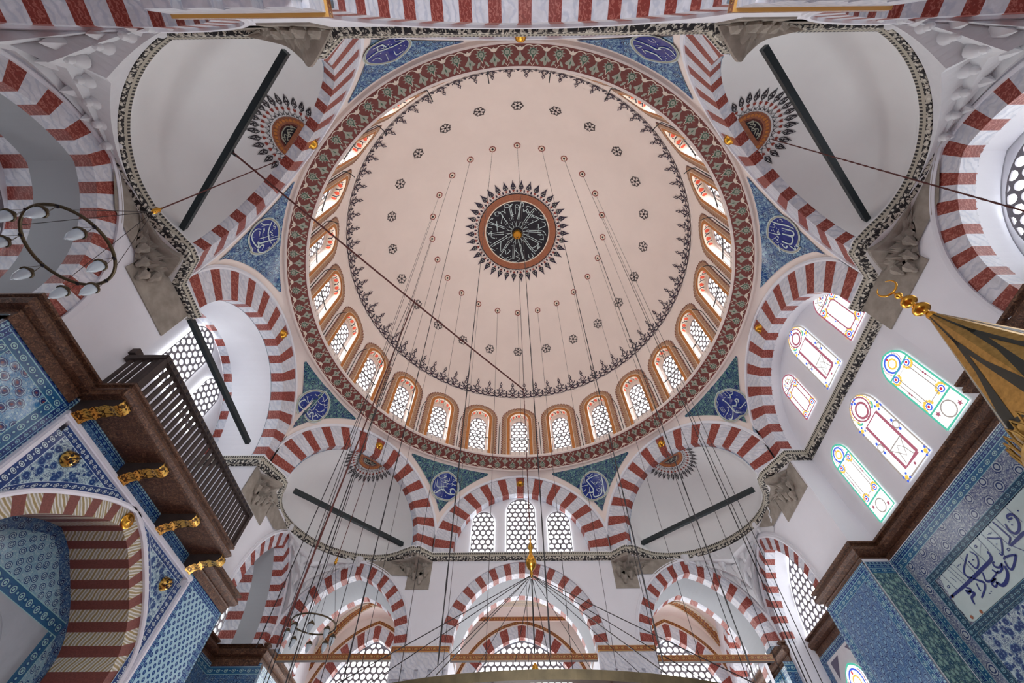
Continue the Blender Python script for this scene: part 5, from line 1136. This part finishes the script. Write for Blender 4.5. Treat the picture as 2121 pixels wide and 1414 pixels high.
framed('tile_panel', 'blue tile border around the pointed window at the lower right', fr(9.12, 0, 0, 1, 1, 0), 5.2, 8.2, 2, 7.66, M['t_blue'], [(FT, .07), (FB, .12)], d=-.0)
framed('tile_panel', 'teal tiles at the foot of the lower right corner', fr(0, 8.28, 1, 0, 0, 1), 8.05, 9.15, 2, 7.66, M['t_blue'], [(FT, .07), (FE, .2)], d=0, top_only=True)
framed('tile_panel', 'pale violet tiles on the pier beside the lower right arch', fr(8.2, 0, 0, 1, 1, 0), 8.3, 10.5, 2, 7.66, M['t_lace'], [(FT, .07), (FE, .2)], d=0, top_only=True)
framed('tile_panel', 'blue tiled foot of the lower left corner column', fr(-8.17, 0, 0, 1, -1, 0), 8.36, 10.5, 2, 7.66, M['t_lace'], [(FT, .07), (FE, .2)], d=0, top_only=True)
# ================================================================== STAINED GLASS
def sg(kind, F, cx, w, z0, z1, label, d, gp='stained glass windows'):
    """w half width, z0 sill, z1 spring; kind a (pointed petal head, green line), b (oval cartouche), c (small flowered)"""
    W = window(label, group=gp); h = w * 1.15; hd = crv(cx, w, h, z1); H = z1 - z0
    out = [(cx + w, z0)] + [hd(1 - i / 12) for i in range(25)] + [(cx - w, z0)]
    mb = MB(); cc = (cx, (z0 + z1) / 2); mb.add([F(x, d, z) for x, z in out] + [F(cc[0], d, cc[1])], [(i, (i + 1) % len(out), len(out)) for i in range(len(out))], uv=[(x, z) for x, z in out] + [cc]); mb.build('pane', M['frost'], W, uv=True)
    mats = [M[k] for k in ('g_green', 'g_wine', 'g_blue', 'g_gold', 'g_red', 'g_lead', 'frost')]; m = MB()
    f = lambda u, v: F(cx + u * w, d - .012, z0 + v * H); g = lambda u, v: F(cx + u * w, d - .022, z0 + v * H); lw = .045
    def rb(pts, mi, k=1., sm=0, closed=False):
        ribbon(m, [(cx + u * w, z0 + v * H) for u, v in pts], lw * k, lambda x, z: F(x, d - .016, z), mi, sm=sm, closed=closed)
    def el(u, v, ru, mi, k=1., ry=None, n=20): rb([(u + ru * cos(2 * pi * i / n), v + (ry or ru * w / H) * sin(2 * pi * i / n)) for i in range(n)], mi, k, closed=True)
    oo = [((x - cx) / w * .97, (z - z0) / H * .995 + .004) for x, z in out]; oc = {'a': 0, 'b': 5, 'c': 1}[kind]
    rb(oo + [oo[0]], oc, 1.1)
    q = w / H
    def heart(u, v, s=1, col=2):
        for k in range(7):
            b = pi * (k / 6) * 1.0 + (0 if s > 0 else pi); disc(m, cx + (u + .30 * cos(b)) * w, z0 + (v + .30 * q * sin(b)) * H, .045 * w / .5, lambda x, z: F(x, d - .014, z), 3, n=8)
        disc(m, cx + u * w, z0 + v * H, .20 * w, lambda x, z: F(x, d - .018, z), col, n=12); disc(m, cx + u * w, z0 + v * H, .13 * w, lambda x, z: F(x, d - .022, z), 6, n=10); disc(m, cx + u * w, z0 + v * H, .085 * w, lambda x, z: F(x, d - .026, z), 4, n=8)
    if kind == 'a':
        rb([(-.97, .985), (.97, .985)], 0); rb([(-.97, .27), (.97, .27)], 0)
        rb([(-.5, .36), (-.5, .92), (.5, .92), (.5, .36), (-.5, .36)], 5, .6)
        for u, v, s in ((-.62, .93, -1), (.62, .93, -1), (-.62, .345, 1), (.62, .345, 1)): heart(u, v, s)
        for u in (-.74, .74): 
            for dv in (-.02, .02): disc(m, cx + u * w, z0 + (.64 + dv) * H, .05 * w, g, 1, n=6) if False else disc(m, cx + u * w, z0 + (.64 + dv) * H, .07 * w, lambda x, z: F(x, d - .02, z), 1, n=6)
            rb([(u, .45), (u, .85)], 5, .5)
        el(0, .135, .42, 5, .7)
        for u, v in ((-.62, .07), (.62, .2)): m2 = [(cx + (u + (.17 if j % 2 else .08) * cos(pi / 5 * j)) * w, z0 + (v + (.17 if j % 2 else .08) * q * sin(pi / 5 * j)) * H) for j in range(10)]; poly(m, m2, lambda x, z: F(x, d - .018, z), 1)
        el(0, 1.0 + .42 * q, .52, 2, 1.1); el(0, 1 + .42 * q, .28, 3, 1.); disc(m, cx, z0 + (1 + .82 * q) * H, .07 * w, lambda x, z: F(x, d - .02, z), 4, n=8)
        for k in range(9):
            for s in (-1, 1): b = -.6 + k * .15; disc(m, cx + s * .66 * cos(b) * w, z0 + (1 + .42 * q + .6 * q * sin(b)) * H, .04 * w, lambda x, z: F(x, d - .02, z), 1, n=6)
    elif kind == 'b':
        lw = .05
        rb([(-.52, .12), (-.52, .90), (.52, .90), (.52, .12), (-.52, .12)], 1, 1.7); rb([(-.5, .42), (.5, .42)], 5, .6)
        rb([(-.5, .42), (-.2, .3), (-.32, .14)], 5, .5); rb([(.5, .42), (.2, .3), (.32, .14)], 5, .5); rb([(-.2, .3), (0, .38), (.2, .3), (0, .2), (-.2, .3)], 5, .5)
        for u, v in ((-.92, .92), (.92, .92), (-.9, .04), (.9, .04)):
            disc(m, cx + u * .92 * w, z0 + v * H, .11 * w, lambda x, z: F(x, d - .022, z), 3, n=6)
            for du, dv in ((.14, .03), (-.14, -.03), (.1, -.04), (-.1, .04)): disc(m, cx + (u * .92 + du) * w, z0 + (v + dv) * H, .06 * w, lambda x, z: F(x, d - .02, z), 2, n=8)
        for u in (-.77, .77):
            el(u, .55, .16, 5, .6, ry=.055)
            for dv in (-.085, .085): disc(m, cx + u * w, z0 + (.55 + dv) * H, .08 * w, lambda x, z: F(x, d - .02, z), 2, n=6)
        for v in (.06, .95): disc(m, cx, z0 + v * H, .07 * w, lambda x, z: F(x, d - .02, z), 1, n=8)
        el(0, 1 + .35 * q, .38, 1, 1.3); el(0, 1 + .42 * q, .60, 1, .9)
        for k in range(12):
            b = pi + .15 + k * .07; 
            for s in (-1, 1): disc(m, cx + s * .72 * cos(-.5 + k * .13) * w, z0 + (1 + .40 * q + .68 * q * sin(-.5 + k * .13)) * H, .045 * w, lambda x, z: F(x, d - .02, z), 3, n=6)
        for u, v in ((-.14, .98), (.14, .98), (0, .86)): disc(m, cx + u * w, z0 + (1 + v * q) * H, .08 * w, lambda x, z: F(x, d - .022, z), 2, n=7)
        for s in (-1, 1): rb([(s * .5, .98), (s * .66, 1.0), (s * .72, 1.0 + .14 * q), (s * .6, 1 + .16 * q)], 0, 1.2, sm=3)
        for k in range(7): b = pi * k / 6; rb([(.82 * cos(b), 1 + .86 * q * sin(b)), (.97 * cos(b), 1 + 1.05 * q * sin(b))], 5, .4)
    else:
        rb([(-.97, .99), (.97, .99)], 1); rb([(-.5, .2), (-.5, .8), (-.35, .87), (.35, .87), (.5, .8), (.5, .2), (.35, .13), (-.35, .13), (-.5, .2)], 1, .9)
        for u, v in ((-.7, .9), (.7, .9), (-.7, .1), (.7, .1)): heart(u, v, 1 if v < .5 else -1)
        random.seed(int(cx * 10) + 3)
        for k in range(60):
            v = random.random(); u = random.uniform(.58, .9) * random.choice((-1, 1)); 
            if random.random() < .35: u, v = random.uniform(-.8, .8), random.choice((.05, .94))
            if .3 < v < .72 and abs(u) > .5 and random.random() < .8: continue
            disc(m, cx + u * w, z0 + v * H, random.uniform(.03, .06) * w, lambda x, z: F(x, d - .02, z), random.choice((0, 0, 2, 3)), n=6)
        for k in range(5): b = pi * (k + .5) / 5; rb([(.2 * cos(b), 1 + .2 * q * sin(b)), (.9 * cos(b), 1 + .95 * q * sin(b))], 5, .6)
        el(0, 1 + .3 * q, .45, 5, .6); disc(m, cx, z0 + (1 + .45 * q) * H, .1 * w, lambda x, z: F(x, d - .02, z), 1, n=8)
        for k in range(10): disc(m, cx + random.uniform(-.5, .5) * w, z0 + (1 + random.uniform(.1, .8) * q) * H, .05 * w, lambda x, z: F(x, d - .02, z), random.choice((2, 3)), n=6)
    m.build('coloured_lead', mats, W); rebase(W); return W
RX = fr(9.0, 0, 0, 1, 1, 0)
sg('a', RX, 1.95, .38, 8.36, 10.10, 'green edged stained glass window, nearest the bottom of the lower three', -.03)
sg('b', RX, .33, .53, 8.40, 10.12, 'largest stained glass window, middle of the lower three, with a wine red inner frame', -.03)
sg('a', RX, -1.25, .42, 8.35, 10.02, 'green edged stained glass window nearest the gold spire, of the lower three', -.03)
sg('c', RX, 1.62, .38, 11.75, 12.95, 'small flowered stained glass window in the lunette, nearest the bottom', -.06)
sg('b', RX, .12, .50, 11.55, 13.35, 'tall stained glass window in the middle of the right lunette', -.06)
sg('c', RX, -1.5, .44, 11.55, 13.0, 'small flowered stained glass window in the lunette, nearest the crescent', -.06)
# pointed window low at right in a white surround
mb = MB(); FL = fr(9.1, 0, 0, 1, 1, 0); mb.box((5.85, -.02, 4), (7.75, .02, 7.42), 0, fn=FL)
o = mb.build('window_surround', M['stonew']); tag(o, 'white plaster surround of the pointed stained glass window at the lower right', 'surround')
m3 = MB()
for s in (-1, 1): poly(m3, [(6.8 + s * .25, 7.34), (6.8 + s * .78, 7.34), (6.8 + s * .72, 6.9), (6.8 + s * .5, 7.12)], lambda u, v: FL(u, -.026, v)); poly(m3, [(6.8 + s * .82, 6.7), (6.8 + s * .88, 6.4), (6.8 + s * .84, 6.35)], lambda u, v: FL(u, -.026, v))
m3.build('purple_inlay', m_plain('purple inlay', (92, 88, 112), .4), o)
sg('a', FL, 6.8, .62, 5.0, 6.3, 'pointed green edged stained glass window at the lower right, below the brown cornice', -.04)
# ================================================================== MINBAR SPIRE
sp = empty('pulpit_spire', (6.3, -4.1, 5.0)); tag(sp, 'gold octagonal pulpit spire with black zigzags and a crescent finial, at the right edge', 'spire')
mb = MB(); mb.lathe([(.82, 0), (.80, .3), (.06, 2.52)], 8, a0=pi / 8, a1=pi / 8 + 2 * pi); mb.build('cone', M['gilt'], sp)
mb = MB()
for k in range(8):
    a0, a1 = pi / 8 + k * pi / 4, pi / 8 + (k + 1) * pi / 4
    def f(u, v, a0=a0, a1=a1):   # u across the facet -1..1, v 0..1 up
        r = .80 + (.06 - .80) * v + .004; z = .3 + 2.22 * v; t = (u + 1) / 2
        return (r * (cos(a0) * (1 - t) + cos(a1) * t), r * (sin(a0) * (1 - t) + sin(a1) * t), z)
    if k % 1 == 0:
        for s in (-1, 1):
            mb.add([f(s * 1.0, .0), f(s * .55, 0), f(s * .0, .52), f(s * 0, .74), f(s * .5, .4), f(s * 1., .12)], [(0, 1, 2, 3, 4, 5)], 0)
        mb.add([f(-.16, .62), f(.16, .62), f(.25, 1), f(-.25, 1)], [(0, 1, 2, 3)], 0)
        mb.add([f(-1, .0), f(1, .0), f(.9, .06), f(0, .0), f(-.9, .06)], [(0, 1, 2, 3, 4)], 0)
mb.build('black_zigzag', m_plain('black lacquer', (40, 42, 36), .4), sp)
mb = MB()
for k in range(40):
    a = 2 * pi * k / 40
    pts = [(-.055, 0), (-.055, .12), (-.02, .2), (0, .25), (.02, .2), (.055, .12), (.055, 0)]
    mb.tube([((.86 - .02 * v) * cos(a + u / .84), (.86 - .02 * v) * sin(a + u / .84), .06 + v) for u, v in pts], .014, 5)
mb.lathe([(.87, -.3), (.88, .08), (.84, .08)], 40)
mb.build('gilt_cresting', M['gilt'], sp)
mb = MB(); mb.lathe(smoothpts([(.07, 2.48), (.065, 2.56), (.04, 2.60), (.05, 2.65), (.115, 2.70), (.125, 2.75), (.09, 2.81), (.035, 2.85), (.04, 2.91), (.11, 2.96), (.12, 3.01), (.08, 3.07), (.03, 3.11), (.025, 3.16), (.055, 3.20), (.055, 3.24), (.02, 3.28), (.015, 3.36), (.001, 3.37)], 3), 28); mb.build('finial', M['gold'], sp, smooth=True)
mb = MB(); A = [radians(-60 + 300 * i / 24 + 0) for i in range(25)]
A = [radians(120 + 300 * i / 24) for i in range(25)]; mb.tube([(-.46 * .15 * cos(a), .89 * .15 * cos(a), 3.50 + .15 * sin(a)) for a in A], [.006 + .015 * sin(pi * i / 24) for i in range(25)], 6); mb.build('crescent', M['gold'], sp, smooth=True)
# ================================================================== CHANDELIERS
def small_chand(x, y, label):
    r = empty('round_lamp_holder', (x, y, 7.5)); tag(r, label, 'chandelier', 'small round chandeliers')
    MB().tube([(.59 * cos(2 * pi * k / 48), .59 * sin(2 * pi * k / 48), 0) for k in range(48)], .022, 8, closed=True).build('ring', M['brass'], r, smooth=True)
    MB().lathe([(.001, -.06), (.03, -.05), (.05, 0), (.03, .05), (.05, .08), (.02, .13), (.015, .2), (.001, .2)], 14, (0, 0, 1.75)).build('hub', M['gold'], r, smooth=True)
    MB().tube([(0, 0, 1.9), (0, 0, 6.35)], .012, 6).build('chain', M['rope'], r)
    for k in range(4):
        b = pi / 2 * k + .55; MB().tube([(.59 * cos(b), .59 * sin(b), .02), (0, 0, 1.72)], .005, 4).build('wire', M['wire'], r)
    return r
def lamps(r, R, n, dz, off=.3, s=1.):
    b = off; c = empty('lamp', (R * cos(b), R * sin(b), 0), r)
    MB().lathe([(.02, .0), (.03, -.02), (.001, -.03)], 8).build('hook', M['black'], c)
    mb = MB()
    for k in range(3): q = 2 * pi * k / 3; mb.tube([(0, 0, -.02), (.075 * s * cos(q), .075 * s * sin(q), -dz)], .003, 4)
    mb.lathe([(.035 * s, -dz + .06), (.05 * s, -dz + .03), (.085 * s, -dz), (.088 * s, -dz - .025), (.075 * s, -dz - .03)], 16); mb.build('lamp_cap', M['brass'], c, smooth=True)
    MB().lathe([(.066 * s, -dz - .02), (.07 * s, -dz - .07), (.055 * s, -dz - .16), (.03 * s, -dz - .21), (.012 * s, -dz - .225), (.014 * s, -dz - .245), (.001, -dz - .26)], 16).build('lamp_glass', M['lamp'], c, smooth=True)
    for k in range(1, n):
        b = off + 2 * pi * k / n; q = copy_tree(c, r); q.location = (R * cos(b), R * sin(b), 0)
c1 = small_chand(-6.5, -5.36, 'small round brass chandelier with eight white lamps, hanging at the left edge'); lamps(c1, .59, 8, .24)
for x, y, lab in ((-5.78, 5.42, 'small round brass chandelier at bottom left, in front of the arcade arch'),):
    c = copy_tree(c1); c.location = (x, y, 7.5); c['label'] = lab
mb = MB(); mb.tube([(6.4, -5.8, 13.75 - .1 * i) for i in range(96)], [.016 if i % 2 else .01 for i in range(96)], 5); o = mb.build('hanging_chain', M['rope']); tag(o, 'dark red chain hanging from the upper right half dome towards the right edge', 'chain'); rebase(o)
# big chandelier
big = empty('great_ring_chandelier', (.05, .2, 3.07)); tag(big, 'very large brass ring chandelier whose upper edge shows at the bottom of the picture', 'chandelier')
mb = MB(); mb.lathe([(3.58, -.035), (3.64, -.035), (3.64, .035), (3.58, .035), (3.58, -.035)], 120); mb.build('ring', M['brass'], big)
mb = MB(); mb.lathe([(.001, -.28), (.02, -.26), (.03, -.2), (.02, -.15), (.07, -.1), (.10, -.02), (.09, .06), (.04, .14), (.03, .24), (.05, .3), (.02, .38), (.015, .55), (.001, .56)], 24, (0, 0, 3.05)); mb.build('hub', M['gold'], big, smooth=True)
mb = MB(); mb.lathe([(.001, -.08), (.045, -.06), (.06, 0), (.045, .05), (.02, .09), (.001, .1)], 18, (0, 0, 1.38)); mb.build('lower_ball', M['gold'], big, smooth=True)
MB().tube([(0, 0, 1.6), (0, 0, 2.75)], .012, 5).build('rod', M['wire'], big)
for k in range(12):
    b = 2 * pi * (k + .5) / 12; MB().tube([(3.6 * sin(b), 3.6 * cos(b), .06), (0.03 * sin(b), .03 * cos(b), 2.8)], .006, 4).build('stay_wire', M['wire'], big)
lamps(big, 3.6, 24, .3, .13, 1.6)
# hanging chains from the dome eyelets to the ring
for k in range(24):
    a = k * SEC; thick = k in (9, 10, 11, 12, 13, 14, 15); mb = MB()
    p = Vector(az(4.36, a, 23.2)); q = Vector((.05 + 3.6 * sin(a), .2 + 3.6 * cos(a), 3.2))
    if thick and k in (10, 11, 12, 13, 14):
        n = 90; pts = [p.lerp(q, i / n) for i in range(n + 1)]; mb.tube(pts, [.009 if i % 2 else .005 for i in range(n + 1)], 5)
    else: mb.tube([p, q], .007 if k % 2 else .0055, 4)
    nm = ['straight below the crown medallion', 'first to the right of the bottom one', 'second to the right', 'third to the right', 'fourth to the right', 'fifth to the right', 'rightmost', 'sixth up on the right', 'upper right, fourth from the top', 'upper right, third from the top', 'upper right, second from the top', 'upper right, next to the top one', 'topmost',
          'upper left, next to the top one', 'upper left, second from the top', 'upper left, third from the top', 'upper left, fourth from the top', 'sixth up on the left', 'leftmost', 'fifth to the left', 'fourth to the left', 'third to the left', 'second to the left', 'first to the left of the bottom one'][k]
    o = mb.build('hanging_chain', M['wire']); tag(o, 'long dark chain from the dome eyelet %s' % nm, 'chain', 'chains holding the great chandelier'); rebase(o, tuple(q))
mb = MB(); mb.tube([(0, 0, 23.4), (.045, .2, 11.4)], .009, 5); o = mb.build('hanging_chain', M['wire']); tag(o, 'thin dark wire hanging straight from the gold dome boss', 'chain'); rebase(o)
mb = MB(); n = 60; mb.tube([Vector((.045, .42, 11.4)).lerp(Vector((.05, .2, 6.7)), i / n) for i in range(n + 1)], [.014 if i % 2 else .01 for i in range(n + 1)], 5); o = mb.build('red_rope', M['rope']); tag(o, 'dark red rope holding the gold hub of the great chandelier', 'rope'); rebase(o)
mb = MB(); P = [Vector((-6.1, -5.96, 11.45)), Vector((.045, .42, 11.4))]; mb.tube([P[0].lerp(P[1], i / 12) + Vector((0, 0, -.28 * sin(pi * i / 12) * .25)) for i in range(13)], .02, 6); o = mb.build('slanting_cable', M['rope']); tag(o, 'dark cable stretched from the upper left tie beam to the middle of the hall', 'cable'); rebase(o)
# rope bundle at left of the dome
for dx, r, m, lab in ((0, .017, 'rope', 'thick red brown rope running down left of the dome windows'), (.07, .009, 'wire', 'thin dark rope beside the thick red brown one'), (-.12, .008, 'wire', 'thin dark wire left of the thick red brown rope')):
    mb = MB(); p = Vector((-3.02 + dx, -1.9, 12.6)); q = Vector((-3.3 + dx * 2.2, -1.2, 4.2)); n = 40
    mb.tube([p.lerp(q, i / n) for i in range(n + 1)], [r * (1 if i % 2 else .8) for i in range(n + 1)], 5); o = mb.build('hanging_rope', M[m]); tag(o, lab, 'rope', 'ropes left of the dome'); rebase(o)
# ================================================================== FLOOR AND THE WALLS BELOW THE PICTURE
mb = MB(); mb.box((-10.6, -11.2, -.05), (9.6, 12.6, 0)); fl = mb.build('floor', m_plain('red prayer carpet', (140, 88, 78), .95, 0, .15, 6, .1)); tag(fl, 'red carpeted floor of the prayer hall', 'floor', kind='structure')
mb = MB()
for F, s0, s1, d in ((FW, -8.6, 8.6, GW + .36),): wall_strip(mb, F, s0, s1, lambda s: 0, 5.4, d=d, n=4)
mb.box((-10.62, -11.2, 0), (-10.55, 12.6, 8.2)) ; mb.box((9.5, -11.2, 0), (9.55, 12.6, 8.2))
tag(mb.build('wall_outer', M['plaster2']), 'plain outer walls of the hall below the gallery', 'wall', kind='structure')
LOWS = []
def fill_win(F, cx, w, z0, z1, d, lab):  # window added out of view to brighten the hall
    W = window(lab, group='unseen fill light windows'); m = MB(); m.add([F(cx - w, d, z0), F(cx + w, d, z0), F(cx + w, d, z1), F(cx - w, d, z1)], [(0, 1, 2, 3)]); m.build('pane', M['dayfill'], W)
    m = MB()
    for a, b, c, e in ((cx - w - .08, cx - w, z0 - .08, z1 + .08), (cx + w, cx + w + .08, z0 - .08, z1 + .08), (cx - w, cx + w, z0 - .08, z0), (cx - w, cx + w, z1, z1 + .08), (cx - .03, cx + .03, z0, z1)): m.box((a, d - .08, c), (b, d + .01, e), 0, fn=F)
    m.build('frame', M['white'], W); rebase(W)
for i, cx in enumerate((-6.05, 0, 6.05)): fill_win(FW, cx, 1.4, .8, 3.6, GW + .33, 'unseen added fill light window under the gallery grille, bay %s from the left' % ('first', 'second', 'third')[i])
fill_win(BW, 0, 1.6, 1.0, 3.8, 2.86, 'unseen added fill light window behind the arch at the middle of the top edge')

# ================================================================== LIGHT, CAMERA
w = bpy.data.worlds.new('sky'); SC.world = w; w.use_nodes = True; bg = w.node_tree.nodes['Background']; bg.inputs[0].default_value = (.62, .74, .95, 1); bg.inputs[1].default_value = .08
def area(name, loc, rot, sx, sy, e, col=(1, 1, 1)):
    l = bpy.data.lights.new(name, 'AREA'); l.shape = 'RECTANGLE'; l.size = sx; l.size_y = sy; l.energy = e; l.color = col
    o = bpy.data.objects.new(name, l); COL.objects.link(o); o.location = loc; o.rotation_euler = rot; return o
R = Matrix(((0.99995363, 0.00867645, 0.00417926), (0.00956426, -0.84386919, -0.53646371), (-0.00112785, 0.53647881, -0.84391304)))
cam = bpy.data.cameras.new('camera'); co = bpy.data.objects.new('camera', cam); COL.objects.link(co)
co.matrix_world = Matrix.Translation((-0.22881534, -7.45754759, 1.59999516)) @ R.to_4x4()
cam.sensor_width = 36; cam.lens = 899.496 * 36 / 2121; cam.clip_start = .05; cam.shift_x = 0; SC.camera = co
SC.view_settings.view_transform = 'Standard'; SC.view_settings.look = 'None'; SC.view_settings.gamma = 1; SC.view_settings.exposure = EXPO
SC.view_settings.use_curve_mapping = False
SC.cycles.max_bounces = 8; SC.cycles.diffuse_bounces = 7; SC.cycles.glossy_bounces = 2; SC.cycles.transmission_bounces = 2; SC.cycles.transparent_max_bounces = 4
SC.cycles.caustics_reflective = False; SC.cycles.caustics_refractive = False; SC.cycles.sample_clamp_indirect = 6
SC.cycles.use_light_tree = True; SC.cycles.use_adaptive_sampling = True; SC.cycles.adaptive_threshold = .03
for o in list(COL.objects):
    if o.parent is None and tuple(o.location) == (0, 0, 0) and o.type in ('MESH', 'EMPTY') and o.get('kind') != 'structure' and o.name.split('.')[0] in ('striped_arch', 'striped_arch_band', 'pendentive', 'tile_panel', 'painted_branch', 'iron_hook', 'window_surround', 'border_tiles'): rebase(o)
